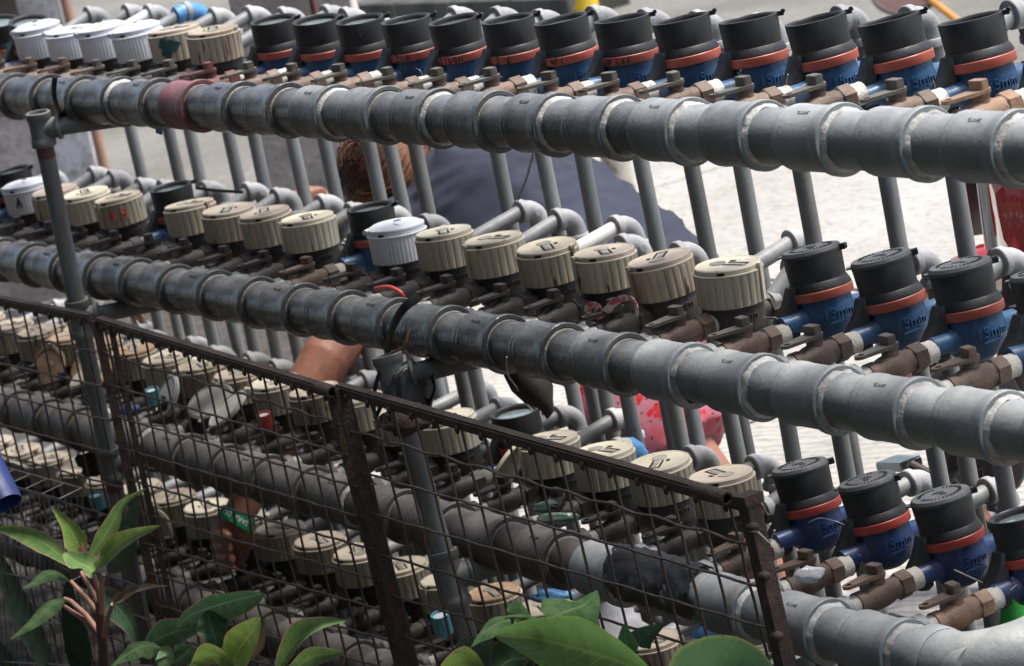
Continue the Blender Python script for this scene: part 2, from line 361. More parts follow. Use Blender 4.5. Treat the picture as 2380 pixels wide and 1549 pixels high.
def stadium(n=24, r=.011, tip=.005, L=.05):
    # teardrop plate outline: big round at the origin, small round at -y
    pts = []
    for i in range(n):
        a = 2*pi*i/n
        if math.sin(a) > -.15: pts.append((r*math.cos(a), r*math.sin(a)))
        else: pts.append((tip*math.cos(a), -L+tip*math.sin(a)))
    return pts
_tc = {}
def text_verts(s, size=.01, ext=.0006):
    k = (s, size, ext)
    if k in _tc: return _tc[k]
    cu = bpy.data.curves.new('t', 'FONT'); cu.body = s; cu.size = size; cu.extrude = ext; cu.resolution_u = 3; cu.align_x = 'CENTER'
    o = bpy.data.objects.new('t', cu); COL.objects.link(o); bpy.context.view_layer.update()
    me = bpy.data.meshes.new_from_object(o.evaluated_get(bpy.context.evaluated_depsgraph_get()))
    vs = [tuple(v.co) for v in me.vertices]; fs = [tuple(p.vertices) for p in me.polygons]
    bpy.data.objects.remove(o); bpy.data.curves.remove(cu); bpy.data.meshes.remove(me)
    _tc[k] = (vs, fs); return vs, fs
def wrap_text(s, size, Rr, a0, z0, ext=.0006, M=None, flip=False, taper=0):
    vs, fs = text_verts(s, size, ext); out = []
    for x, y, z in vs:
        if flip: x, y = -x, -y
        rr = Rr+z+taper*y; a = a0+x/Rr; out.append((rr*math.cos(a), rr*math.sin(a), z0+y))
    return MB().add(out, fs, M)
ST = {'T': [[(0, 1), (1, 1)], [(.5, 1), (.5, 0)]], 'I': [[(.5, 0), (.5, 1)]], 'D': [[(0, 0), (0, 1), (.7, .8), (.8, .3), (0, 0)]], 'O': [[(.5, 0), (0, .4), (.4, 1), (.9, .6), (.5, 0)]],
 'N': [[(0, 0), (.1, 1), (.8, 0), (.9, 1)]], '3': [[(0, 1), (.7, 1), (.3, .55), (.8, .3), (.3, 0), (0, .1)]], '-': [[(.1, .5), (.9, .5)]], 'G': [[(.8, .95), (.1, .6), (.3, 0), (.8, .2), (.5, .4)]],
 'A': [[(0, 0), (.5, 1), (.9, 0)], [(.2, .4), (.8, .4)]], '4': [[(.2, 1), (0, .4), (.8, .4)], [(.6, .8), (.6, 0)]], 'F': [[(0, 0), (0, 1), (.8, 1)], [(0, .55), (.6, .55)]], '1': [[(.5, 1), (.5, 0)]],
 'J': [[(.8, 1), (.7, .1), (.3, 0), (.1, .2)]], 'M': [[(0, 0), (.1, 1), (.45, .4), (.8, 1), (.9, 0)]], 'L': [[(0, 1), (0, 0), (.7, 0)]], '2': [[(0, .8), (.5, 1), (.7, .6), (0, 0), (.9, .05)]],
 '5': [[(.8, 1), (.1, 1), (.1, .55), (.7, .5), (.6, .05), (0, 0)]], 'B': [[(0, 0), (0, 1), (.6, .9), (.1, .5), (.7, .25), (0, 0)]], ' ': [], 'H': [[(0, 0), (0, 1)], [(.8, 0), (.8, 1)], [(0, .5), (.8, .5)]],
 'S': [[(.8, .9), (.2, .95), (.1, .6), (.7, .4), (.6, .05), (0, .1)]]}
def scribble(s, size, Rr, a0, z0, w=.0007, wide=.75, seed=0):
    rnd = random.Random(seed); mb = MB(); x0 = -len(s)*size*wide/2
    for ch in s:
        for st in ST.get(ch, []):
            pts = []
            for (x, y) in st:
                xx = x0+x*size*wide*.75+rnd.uniform(-.06, .06)*size; yy = (y-.5)*size+rnd.uniform(-.05, .05)*size
                pts.append((xx, yy))
            q = []
            for i in range(len(pts)-1):
                for k in range(3):
                    f = k/3; q.append((pts[i][0]*(1-f)+pts[i+1][0]*f, pts[i][1]*(1-f)+pts[i+1][1]*f))
            q.append(pts[-1])
            mb.tube([((Rr+.0003)*math.cos(a0+x/Rr), (Rr+.0003)*math.sin(a0+x/Rr), z0+y) for x, y in q], w, 5)
        x0 += size*wide
    return mb

# ------------------------------------------------------------------ setting: ground, kerb, walls
g = MB(); g.add([(-80, .5, GZ-.006), (60, .5, GZ-.006), (60, 90, GZ-.006), (-80, 90, GZ-.006)], [(0, 1, 2, 3)]); struct('street', g, mat_ground('joint dirt', (.16, .15, .13), (.1, .095, .085), (.06, .055, .05), 40, 1.0, 3))
slab = MB(); slab.add([(-1.292, -1.092, 0), (1.292, -1.092, 0), (1.292, 1.092, 0), (-1.292, 1.092, 0)], [(0, 1, 2, 3)]); slab_me = slab.mesh('paving_slab', street_m)
st_root = bpy.data.objects['street']
for i_ in range(-7, 3):
    for j_ in range(6): ob('paving_slab', slab_me, st_root, (i_*2.6+.55, 1.4+j_*2.2, GZ+random.uniform(-.0012, .0012)), (random.uniform(-.0006, .0006), random.uniform(-.0006, .0006), 0))
g = MB(); g.add([(-120, -60, GZ-.05), (120, -60, GZ-.05), (120, 140, GZ-.05), (-120, 140, GZ-.05)], [(0, 1, 2, 3)]); struct('ground', g, old_m)
g = MB(); g.add([(-14, -6, GZ+.012), (14, -6, GZ+.012), (14, .95, GZ+.012), (-4.3, .95, GZ+.012), (-5.3, 1.7, GZ+.012), (-14, 3.2, GZ+.012)], [(0, 1, 2, 3, 4, 5)]); struct('dirt_strip', g, dirt_m)
# darker slab on the far side of the lane
a, b_ = atZ(700, 262, GZ), atZ(2380, 150, GZ)
d1 = Vector((b_.x-a.x, b_.y-a.y, 0)).normalized(); nrm = Vector((-d1.y, d1.x, 0))
if nrm.y < 0: nrm = -nrm
g = MB(); q0, q1 = a-d1*25, a+d1*40
g.add([q0+Vector((0, 0, .004)), q1+Vector((0, 0, .004)), q1+nrm*60+Vector((0, 0, .004)), q0+nrm*60+Vector((0, 0, .004))], [(0, 1, 2, 3)]); struct('far_pavement', g, old_m)
g = MB(); a2, b2 = atZ(180, 470, GZ), atZ(640, 520, GZ)
p0, p1, p2, p3 = atZ(-100, 560, GZ), atZ(690, 560, GZ), atZ(590, 40, GZ), atZ(-300, 40, GZ)
g.add([p+Vector((0, 0, .008)) for p in (p0, p1, p2, p3)], [(0, 1, 2, 3)]); struct('mossy_pavement', g, old_m)
# kerb: a raised edge across the lane
k0, k1 = atZ(800, 62, GZ), atZ(1330, 52, GZ); kd = (k1-k0); kd.z = 0; kl = kd.length; kd.normalize(); kn = Vector((-kd.y, kd.x, 0))
if kn.dot(CAM_F) < 0: kn = -kn
g = MB()
for j in range(4):
    s0, s1 = kl*(j/4)+.02, kl*((j+1)/4)-.01
    A, B = k0+kd*s0, k0+kd*s1
    vs = [A, B, B+kn*.35, A+kn*.35]; vs = [v+Vector((0, 0, .004)) for v in vs]+[v+Vector((0, 0, .11)) for v in vs]
    g.add(vs, [(4, 5, 6, 7), (0, 1, 5, 4), (1, 2, 6, 5), (2, 3, 7, 6), (3, 0, 4, 7)])
struct('kerb', g, curb_m, 20)

def box_post(name, label, cat, px0, px1, py, ht, mt, depth=None, lean=0.0):
    """square post standing on the ground whose front foot spans px0..px1 at picture row py"""
    A = atZ(px0, py, GZ); B = atZ(px1, py, GZ); w = (B-A); w.z = 0
    right = CAM_R.copy(); right.z = 0; right.normalize(); wid = (B-A).dot(right); fw = Vector((-right.y, right.x, 0))
    c = (A+B)/2; dpt = depth or wid
    t = thing(name, label, cat, (c.x, c.y, GZ))
    mb = MB(); n = 14; vs = []; rnd = random.Random(px0)
    for k in range(n+1):
        z = ht*k/n
        for (i, j) in ((-.5, 0), (.5, 0), (.5, 1), (-.5, 1)):
            ch = rnd.uniform(-.006, .006)
            v = right*(i*wid+ch)+fw*(j*dpt+ch); vs.append((v.x, v.y, z))
    fs = [(k*4+i, k*4+(i+1) % 4, k*4+4+(i+1) % 4, k*4+4+i) for k in range(n) for i in range(4)]+[(n*4, n*4+1, n*4+2, n*4+3)]
    mb.add(vs, fs); part('shaft', mb, mt, t, 30)
    b2 = MB(); vs = []
    for z in (0, .08):
        for (i, j) in ((-.58, -.1), (.58, -.1), (.58, 1.1), (-.58, 1.1)):
            v = right*(i*wid)+fw*(j*dpt); vs.append((v.x, v.y, z))
    b2.add(vs, [(0, 1, 5, 4), (1, 2, 6, 5), (2, 3, 7, 6), (3, 0, 4, 7), (4, 5, 6, 7)]); part('footing', b2, mt, t, 30)
    return t
box_post('concrete_pillar', 'thick stained grey plaster pillar beyond the rack, behind the bent person', 'pillar', 770, 1022, 1050, 3.2, wall_m)
box_post('plaster_pillar', 'narrow pale peeling pillar at the far left beside the orange pole', 'pillar', 178, 250, 560, 3.4, wall_w)
box_post('plaster_wall', 'brown stained wall end at the far left edge behind the rack', 'wall', -420, 165, 600, 3.4, brown_wall_m, .25)
box_post('grey_wall', 'low cracked grey plaster wall at the left edge below the top header pipe', 'wall', -300, 150, 800, .72, wall_m, .2)
def round_pole(name, label, px, py, wpx, ht, mt):
    A = atZ(px, py, GZ); dist = (A-CAM_C).dot(CAM_F); r = wpx/FPX*dist/2
    t = thing(name, label, 'pole', A); mb = MB(); mb.lathe([(r, 0), (r, ht), (r*.9, ht+.01)], None, 20); part('shaft', mb, mt, t)
    mb = MB(); mb.lathe([(r*1.5, 0), (r*1.5, .02), (r*1.05, .05)], None, 20, True, False); part('base_collar', mb, mt, t)
round_pole('yellow_pole', 'round pole with flaking yellow paint standing in the lane behind the meters', 1452, 486, 62, 2.6, yellow_m)
yp = [o for o in bpy.data.objects if o.name.startswith('yellow_pole')][0]
A = atZ(1452, 486, GZ); rr_ = 62/FPX*(A-CAM_C).dot(CAM_F)/2
mb = MB(); mb.lathe([(rr_+.004, .05), (rr_+.004, .62), (rr_+.002, .63)], None, 20, False, False); part('lower_sleeve', mb, mat('flaking cream paint', (.6, .57, .47), (.45, .42, .36), 20, .6, .7, .2, 100, spots=(.25, .23, .2), spscale=14, spthr=.54), yp)
round_pole('orange_pole', 'thin orange painted pole beside the pale peeling pillar at left', 278, 545, 24, 3.0, orange_m)
round_pole('brown_conduit', 'thin red brown conduit beside the thick grey pillar', 952, 1060, 16, 3.0, rust_band)
# unseen wall and eaves, added to keep the pipe fronts in shade
t = thing('added_shade_house', 'unseen shade wall and eaves added on the near side to shade the rack', 'shade blocker', (0, -4.2, GZ))
mb = MB(); mb.box((0, -.1, 2.0), (16, .2, 4.0)); part('wall', mb, shade_wall_m, t)
mb = MB(); mb.box((3.2, 1.4, 3.1), (8, 3.0, .12)); mb.box((-5.6, 1.6, 3.09), (9.4, 3.4, .12)); part('eaves', mb, shade_wall_m, t)

# ------------------------------------------------------------------ shared part meshes for the rack
def tee_mesh(seed, rough_emboss=False):
    rnd = random.Random(seed); mb = MB(); h = .0455
    prof = [(.0335, -h), (.0368, -h), (.0384, -h+.0015), (.0395, -h+.006), (.0397, -h+.0095), (.0391, -h+.011), (.0393, -h+.0135), (.0398, -h+.015), (.0393, -h+.018), (.0388, -h+.026), (.0388, h-.026), (.0394, h-.02), (.0412, h-.0145), (.0424, h-.011), (.0426, h-.0015), (.0416, h), (.0364, h), (.0356, h-.007), (.0335, h-.007)]
    mb.lathe(prof, XA, 40, False, False)
    mb.lathe([(.019, .03), (.019, .05), (.0205, .0505), (.0205, .062), (.0185, .063), (.012, .063)], YA, 20, False, True)   # branch socket
    a = R_(-112+rnd.uniform(-15, 15))
    mb.box((0, 0, 0), (.05, .0009, .0012), Matrix.Rotation(a-pi/2, 4, 'X') @ T(0, .0388, 0) if False else T(0, .0386*math.cos(R_(200)), .0386*math.sin(R_(200))))
    # cast maker's plate on the upper front
    if seed % 2 == 0:
        aa = R_(118)
        for dx, dw in ((-.0085, .0008), (.0085, .0008)):
            mb.box((dx, .0389*math.cos(aa), .0389*math.sin(aa)), (dw, .0042, .0042), None)
        vs, fs = text_verts('LLDEX', .0062, .0007); out = []
        for x, y, z in vs:
            ang = aa-(y-.002)/.0386; out.append((x, (.0388+z)*math.cos(ang), (.0388+z)*math.sin(ang)))
        mb.add(out, fs)
    return mb.mesh('tee', pvc_dark, 28)
TEES = [tee_mesh(i) for i in range(4)]
def seal_mesh(seed, amp):
    rnd = random.Random(seed); mb = MB()
    f = lambda a, k: 1+(amp*noise.noise((math.cos(a)*3+seed*7, math.sin(a)*3, k*.7)) if k else 0)
    h = .0455
    mb.lathe([(.0337, h+.0085), (.0348, h+.006), (.0372, h+.0012), (.0372, h-.002), (.0338, h-.002)][::-1], XA, 40, False, False, rfun=f)
    return mb.mesh('sealant_ring', sealant, 60)
mb = MB(); hh_ = .0455; mb.lathe([(.0337, hh_+.0018), (.0345, hh_), (.0362, hh_-.0022), (.0363, hh_-.006), (.0338, hh_-.006)][::-1], XA, 36, False, False, rfun=lambda a, k: 1+.012*noise.noise((math.cos(a)*3, math.sin(a)*3, k))); SEAL_OLD = mb.mesh('sealant_ring', sealant_old, 60)
SEALS = [seal_mesh(i, .06 if i < 3 else .1) for i in range(6)]
mb = MB(); mb.lathe([(.0337, -.0485), (.0348, -.047), (.0346, -.0452), (.0337, -.045)], XA, 36, False, False); SEAL_THIN = mb.mesh('sealant_line', sealant, 60)

mb = MB(); mb.lathe([(.0336, -.0468), (.0366, -.0462), (.0378, -.0452), (.0378, -.0447), (.0337, -.0447)], XA, 40, False, False); GRIME = mb.mesh('joint_grime', mat('joint grime', (.03, .027, .024), (.05, .044, .038), 60, .7), 60)
# ball valve: origin on the header axis, +y away from the camera
def valve_meshes():
    d = {}
    mb = MB(); mb.lathe([(.0125, .062), (.0135, .063), (.0135, .078)], YA, 18, True, False); d['nipple'] = mb.mesh('nipple', tape, 40)
    mb = MB(); mb.lathe([(.0125, .0775), (.0155, .078), (.0155, .089), (.0142, .09), (.0142, .094), (.0162, .1), (.0178, .109), (.0178, .121), (.0165, .129), (.0148, .135), (.0148, .144)], YA, 24)
    mb.lathe([(.0115, .008), (.0105, .018), (.0105, .0215), (.0118, .0225), (.0118, .0255)], T(0, .1163, 0), 18)
    d['body'] = mb.mesh('body', brass_dark, 40)
    mb = MB(); mb.lathe([(.0165, .143), (.0183, .1445), (.0183, .162), (.0165, .1635), (.013, .164)], YA, 6, a0=R_(30)); d['hex_nut'] = mb.mesh('hex_nut', brass_dark, 20)
    mb = MB(); mb.lathe([(.0016, 0), (.0016, .0006)], T(0, .1535, .0159) , 8); d['seal_hole'] = mb.mesh('seal_hole', slot_m)  # dark disc on the nut, painted for the shade in a hole
    out = stadium(28, .0128, .0075, .046)
    inn = [(.0042*math.cos(2*pi*i/28), -.045+.0042*math.sin(2*pi*i/28)) for i in range(28)]
    mb = MB(); mb.ringplate(out, inn, .0255, .0298); d['handle'] = mb.mesh('handle', handle_grey, 30)
    mb = MB(); mb.ringplate([(x*.93, y*.985) for x, y in out], [(x*1.04, -.045+(y+.045)*1.04) for x, y in inn], .0298, .0303)
    poly = []
    for (sx, sy, a) in ((1, 1, 0), (-1, 1, 90), (-1, -1, 180), (1, -1, 270)):
        for k in range(4):
            b = R_(a+k*30); poly.append((sx*.0075+.003*math.cos(b), sy*.0035+.003*math.sin(b)))
    mb = MB(); mb.prism(poly, .0298, .0405); mb.prism([(x*.93, y*.9) for x, y in poly], .0405, .0411); d['stem_nut'] = mb.mesh('stem_nut', handle_grey, 30)
    mb = MB(); mb.lathe([(.0128, .1635), (.0146, .164), (.0149, .17), (.0143, .176), (.0148, .18), (.013, .181)], YA, 20); d['thread_tape'] = mb.mesh('thread_tape', tape, 40)
    return d
VM = valve_meshes()

# blue meter, origin on the pipe axis below the cap
def blue_meshes():
    d = {}
    mb = MB()
    mb.lathe([(.004, -.034), (.017, -.0335), (.029, -.027), (.0365, -.016), (.0395, -.004), (.0398, .008), (.0385, .0175), (.0375, .023)], None, 36)
    tail = [(0, y, 0) for y in (-.07, -.055, -.045, -.036, -.026)]
    mb.tube(tail, [.0125, .0128, .014, .017, .022], 20); mb.tube([(0, -y, 0) for _, y, _ in tail], [.0125, .0128, .014, .017, .022], 20)
    d['body'] = mb.mesh('body', blue_body, 45)
    a0 = R_(-4)
    mb = MB(); vs, fs = text_verts('15mm', .0155, .0011)
    mb = wrap_text('15mm', .0185, .0396, a0, -.003, .0017, taper=.0)
    d['size_mark'] = mb.mesh('size_mark', blue_body, 30)
    mb = MB(); out = []
    arrow = [(-.015, -.0012), (.006, -.0012), (.006, -.0028), (.0145, 0), (.006, .0028), (.006, .0012), (-.015, .0012)]
    n = len(arrow); vs = []
    for z in (.0382, .0413):
        for x, y in arrow: vs.append((z*math.cos(a0+x/.039), z*math.sin(a0+x/.039), -.0085+y+x*.02))
    mb.add(vs, [tuple(range(n, 2*n))]+[(i, (i+1) % n, n+(i+1) % n, n+i) for i in range(n)])
    d['flow_arrow'] = mb.mesh('flow_arrow', blue_body, 30)
    mb = MB(); mb.lathe([(.038, .0225), (.0428, .0235), (.0435, .0245), (.0435, .0345), (.0425, .0355), (.038, .0358)], None, 40); d['seal_ring'] = mb.mesh('seal_ring', ring_orange, 35)
    mb = MB(); mb.lathe([(.038, .0357), (.0428, .0359), (.0428, .0372), (.0392, .0455), (.0385, .0465), (.03, .0466)], None, 40); d['collar'] = mb.mesh('collar', blk, 30)
    mb = MB(); mb.lathe([(.0382, .0464), (.0378, .0468), (.0395, .0820), (.0392, .0828), (.0375, .083), (.036, .083), (.0352, .0822), (.0338, .082), (.0334, .0808), (.0322, .0806), (.0318, .0745), (.03, .072)], None, 40, False, True); d['cap'] = mb.mesh('cap', blk, 30)
    mb = MB(); mb.lathe([(.0317, .0725), (.0312, .0752), (.0255, .0762), (.0001, .0765)], None, 36); d['glass'] = mb.mesh('glass', glass_m, 60)
    # closed lid
    mb = MB(); mb.lathe([(.0398, .0805), (.0402, .082), (.0402, .0845), (.038, .0885), (.037, .0892), (.0001, .0897)], None, 40); d['lid'] = mb.mesh('lid', lid_grey, 25)
    mb = MB()
    for k in range(34):
        a = 2*pi*k/34
        if k in (10, 11, 20, 21): continue
        L = (.0018, .0026, .0014)[k % 3]
        mb.box((0, 0, 0), (.0046, L, .0009), Matrix.Rotation(a, 4, 'Z') @ T(.0268, 0, .0899))
    for k in range(5): mb.box((-.008+k*.003, .001+.002*(k % 2), .0899), (.0019, .009, .001))
    for k in range(3): mb.box((.004+k*.003, -.006, .0899), (.0019, .005, .001))
    d['lid_marks'] = mb.mesh('lid_marks', blk, 30)
    mb = MB()
    for s in (-1, 1): mb.box((.0425, s*.0045, .083), (.010, .0022, .0075))
    mb.tube([(.046, -.006, .0835), (.046, .006, .0835)], .002, 10); mb.box((.0405, 0, .0855), (.006, .006, .003)); d['hinge'] = mb.mesh('hinge', blk, 30)
    mb = MB(); mb.box((.0425, 0, .081), (.009, .0045, .006)); mb.tube([(.0465, -.0035, .0835), (.0465, .0035, .0835)], .003, 10); d['hinge_lug'] = mb.mesh('hinge_lug', blk, 30)
    mb = MB(); mb.box((-.042, 0, .0835), (.006, .014, .0022)); mb.box((-.0445, .003, .0825), (.003, .008, .002)); d['latch'] = mb.mesh('latch', lid_grey, 30)
    # lock boss reaching down over the tail pipe (towards -y)
    mb = MB(); side = [(.034, .0455), (.0415, .045), (.0445, .037), (.0505, .024), (.060, .0125), (.0655, .005), (.0668, -.001), (.066, -.006), (.0635, -.010), (.058, -.0135), (.05, -.0155), (.043, -.012), (.0395, .004), (.038, .02)]; side = [(.036+(y-.036)*1.25, z if z > .02 else .02+(z-.02)*1.2) for y, z in side]
    n = len(side); vs = []
    for (x, ins) in ((-.0145, .88), (-.012, 1), (.012, 1), (.0145, .88)):
        cxx = sum(p[0] for p in side)/n; cz = sum(p[1] for p in side)/n
        for y, z in side: vs.append((x, -(cxx+(y-cxx)*ins), cz+(z-cz)*ins))
    fs = [tuple(range(n)), tuple(range(3*n, 4*n))]+[(k*n+i, k*n+(i+1) % n, (k+1)*n+(i+1) % n, (k+1)*n+i) for k in range(3) for i in range(n)]
    mb.add(vs, fs); d['lock_boss'] = mb.mesh('lock_boss', blk, 30)
    mb = MB(); mb.lathe([(.0014, 0), (.0014, .001)], T(-.004, -.0575, .0152) @ Matrix.Rotation(R_(60), 4, 'X'), 8); d['lock_hole'] = mb.mesh('lock_hole', slot_m)  # small dark disc in place of a shaded hole
    mb = MB(); mb.lathe([(.0145, .0), (.0165, .001), (.0165, .016), (.0145, .017)], T(0, .066, 0) @ YA, 6); d['outlet_nut'] = mb.mesh('outlet_nut', brass_dark, 20)
    return d
BM = blue_meshes()
def beige_meshes(rib_n, rib_amp, nm):
    d = {}
    mb = MB()
    mb.lathe([(.006, -.03), (.022, -.0295), (.033, -.022), (.0375, -.01), (.0385, .0), (.0385, .026), (.036, .029)], None, 36)
    for s in (1, -1): mb.tube([(0, s*y, 0) for y in (-.05, -.042, -.036, -.026)], [.0128, .013, .015, .021], 20)
    d['body'] = mb.mesh('body', dark_body, 40)
    mb = wrap_text('15mm', .016, .0386, R_(-14), .004, .0013); d['size_mark'] = mb.mesh('size_mark', dark_body, 30)
    N = rib_n*8
    def rf(a, k): 
        if k in (1, 2, 3): return 1+rib_amp*abs(math.sin(rib_n*a/2))**.55-.012
        return 1
    mb = MB(); mb.lathe([(.0385, .0215), (.0412, .023), (.0414, .024), (.0425, .0645), (.0437, .066), (.0437, .0675), (.0425, .0682), (.041, .0682), (.0405, .0667), (.035, .0665)], None, N, True, True, rfun=rf); d['cap'] = mb.mesh('cap', beige, 30)
    mb = MB(); mb.lathe([(.0402, .066), (.0408, .0668), (.0408, .0738), (.0395, .0752), (.0375, .0752), (.0372, .0747), (.0001, .0747)], None, 44, True); d['lid'] = mb.mesh('lid', beige, 30)
    mb = MB()
    mb.box((.013, .0065, .0747), (.03, .003, .0012)); mb.box((.013, -.0065, .0747), (.03, .003, .0012)); mb.box((.0, .0135, .0747), (.008, .005, .0012)); mb.box((.0275, 0, .0747), (.002, .013, .0012)); d['slots'] = mb.mesh('slots', slot_m)  # raised boxes, coloured dark as the shade inside slots
    mb = MB(); mb.lathe([(.0105, .0745), (.0105, .0756), (.0098, .0758), (.0095, .0754)], T(-.0135, -.001, 0), 24); d['window'] = mb.mesh('window', window_m, 40)
    mb = MB(); mb.box((.0125, -.001, .0749), (.022, .007, .0008)); d['counter_window'] = mb.mesh('counter_window', window_m)
    mb = MB(); mb.box((.0412, .0, .0708), (.0012, .009, .0035)); d['notch'] = mb.mesh('notch', slot_m)
    mb = MB(); mb.box((.0447, 0, .049), (.0022, .0055, .047)); mb.box((.0435, 0, .0735), (.005, .0075, .004)); d['latch_strip'] = mb.mesh('latch_strip', beige, 20)
    mb = MB(); mb.box((.0435, 0, .0695), (.008, .011, .007)); mb.tube([(.0475, -.0065, .071), (.0475, .0065, .071)], .0042, 12); d['hinge'] = mb.mesh('hinge', beige, 35)
    # hinged outer lid, local origin at the hinge, disc lies along -x when shut
    mb = MB(); mb.lathe([(.0415, -.002), (.0415, .002), (.04, .003), (.0005, .0036)], T(-.0455, 0, 0), 36); mb.lathe([(.0385, -.0021), (.0385, -.004), (.0375, -.004), (.0375, -.0021)], T(-.0455, 0, 0), 36, False, False)
    mb.box((-.003, 0, 0), (.01, .013, .004)); mb.box((-.0895, 0, .001), (.008, .005, .003)); d['flap'] = mb.mesh('flap', beige, 30)
    # domed white cover
    mb = MB(); mb.lathe([(.0408, .0745), (.0415, .0755), (.0412, .078), (.033, .0825), (.018, .0848), (.0001, .0855)], None, 40); mb.box((-.041, .012, .0835), (.016, .003, .0025), Matrix.Rotation(R_(12), 4, 'Y')); d['cover'] = mb.mesh('cover', white_pl, 35)
    mb = MB(); mb.lathe([(.0016, 0), (.0016, .0008)], T(.0475, -.0063, .0715) @ Matrix.Rotation(pi/2, 4, 'X'), 8); d['pin'] = mb.mesh('pin', slot_m)
    mb = MB(); mb.lathe([(.0145, .0), (.0165, .001), (.0165, .016), (.0145, .017)], T(0, .048, 0) @ YA, 6); d['outlet_nut'] = mb.mesh('outlet_nut', brass_dark, 20)
    return d
GM = beige_meshes(24, .035, 'beige'); WM = beige_meshes(44, .012, 'white')

# ------------------------------------------------------------------ rack rows
ROWN = ['top', 'second', 'third', 'bottom']
ORD = ['first', 'second', 'third', 'fourth', 'fifth', 'sixth', 'seventh', 'eighth', 'ninth', 'tenth', 'eleventh', 'twelfth', 'thirteenth', 'fourteenth', 'fifteenth', 'sixteenth', 'seventeenth', 'eighteenth', 'nineteenth', 'twentieth']
MET = [
 {**{-2: 'o', -1: 'o'}, **{s: 'w' for s in range(0, 4)}, 4: 'b', 5: 'b', **{s: 'o' for s in range(6, 20)}},
 {-3: 'b', -2: 'o', -1: 'w', 0: 'b', 1: 'b', 2: 'b', 3: 'o', **{s: 'b' for s in range(4, 8)}, 8: 'o', 9: 'w', **{s: 'b' for s in range(10, 16)}, **{s: 'k' for s in range(16, 20)}},
 {**{s: 'b' for s in range(-4, 16)}, 11: 'o', 15: 'b', **{s: 'k' for s in range(16, 19)}, 19: 'o'},
 {**{s: 'b' for s in range(-4, 15)}, 16: 'o', 15: 'b'}]
YD = [{-3: .47, -2: .48, -1: .494, 0: .472, 1: .482, 2: .466, 3: .463, 4: .453, 5: .461, 6: .42, 7: .385, 8: .449, 9: .441, 10: .428, 11: .425, 12: .417, 13: .405, 14: .393, 15: .424, 16: .425},
 {-2: .446, -1: .425, 0: .414, 1: .395, 2: .416, 3: .429, 4: .413, 5: .425, 6: .4, 7: .385, 8: .377, 9: .472, 10: .449, 11: .46, 12: .369, 13: .367, 14: .459, 15: .345},
 {2: .407, 3: .408, 4: .387, 11: .453, 12: .36, 13: .388, 14: .395, 15: .363}, {}]
MARK = {(0, 4): 'a dark green paint blot', (0, 8): 'faint 2-5B', (0, 9): '3-A', (0, 10): 'TIDON', (0, 11): '3-G', (0, 12): '4F10', (0, 13): 'JM LAG', (1, -1): 'a black letter A', (1, 2): 'red scribbles'}
BASE = {'o': 'open black capped', 'k': 'lidded black capped', 'w': 'white capped', 'b': 'beige ribbed'}
def vis(p, m=60):
    x, y = proj(p); return -m < x < 2380+m and -m < y < 1549+m
mcount = [dict() for _ in range(4)]
def short_name(row, s, kind):
    if (row, s) in MARK: return f"{BASE[kind]} meter marked with {MARK[(row, s)]}"
    c = mcount[row]; c[kind] = c.get(kind, 0)+1
    return f"{ORD[c[kind]-1]} {BASE[kind]} meter from left in {ROWN[row]} row"

STEM_COL = {}
def valve_mats(row, s):
    if row == 0:
        if s in (0, 1, 2, -1): return brass_mid, brass_mid
        if s == 6: return brass_red, brass_red
        if s == 19: return brass_tan, brass_tan
        if s >= 9: return brass_mid, handle_grey
        if s in (4,): return brass_dark, handle_grey
        return brass_mid if s > 6 else brass_dark, handle_grey
    if row == 1:
        if s == 8: return brass_mid, brass_mid
        if s >= 18: return brass_mid, brass_mid if s == 19 else handle_grey
        if s >= 15: return brass_mid, handle_grey
        return brass_dark, brass_dark
    if row == 2:
        if s >= 19: return brass_tan, brass_mid
        if s >= 16: return brass_mid, brass_mid
        return brass_dark, brass_dark
    return brass_dark, brass_dark

def build_valve(row, s, mname):
    x, z = SX(row, s), HZ[row]; mt, hm = valve_mats(row, s)
    nm = {brass_dark: 'dark', brass_mid: 'brown', brass_tan: 'tan', brass_red: 'red brown'}[mt]
    t = thing('ball_valve', f'{nm} ball valve feeding the {mname}', 'valve', (x, 0, z), (random.uniform(-.015, .03), 0, random.uniform(-.02, .02)), 'ball valves behind the header pipes')
    ob('nipple', VM['nipple'], t); ob('body', VM['body'], t, mt=mt)
    nut = ob('hex_nut', VM['hex_nut'], t, rot=(0, random.uniform(-.15, .15), 0), mt=mt)
    ob('seal_hole', VM['seal_hole'], nut)
    hz = random.uniform(-.12, .12); ha = hz
    if (row, s) in ((2, 5), (2, 13), (3, 9)): ha = hz+.9
    h = ob('handle', VM['handle'], t, (0, .1163, 0), (0, 0, ha), hm); ob('stem_nut', VM['stem_nut'], t, (0, .1163, 0), (0, 0, hz+random.uniform(-.2, .2)), hm)
    o = ob('thread_tape', VM['thread_tape'], t)
    if mt is brass_dark:
        o.material_slots[0].link = 'OBJECT'; o.material_slots[0].material = brass_dark if random.random() < .6 else sealant_old
    return t

def wire_tangle(parent, c, seed, mtl=steel_wire, n=2, size=.014):
    rnd = random.Random(seed); mb = MB()
    for k in range(n):
        pts = [Vector(c)+Vector((rnd.uniform(-1, 1), rnd.uniform(-.4, .2), rnd.uniform(-1, 1)))*size*.4]
        d = Vector((rnd.uniform(-1, 1), -.2, rnd.uniform(-1, 1))).normalized()
        for i in range(6):
            pts.append(pts[-1]+d*size*.3); d = (d+Vector((rnd.uniform(-1, 1), rnd.uniform(-.5, .5), rnd.uniform(-1, 1)))*.55).normalized()
        mb.tube(pts, .0005, 5)
    part('seal_wire', mb, mtl, parent)

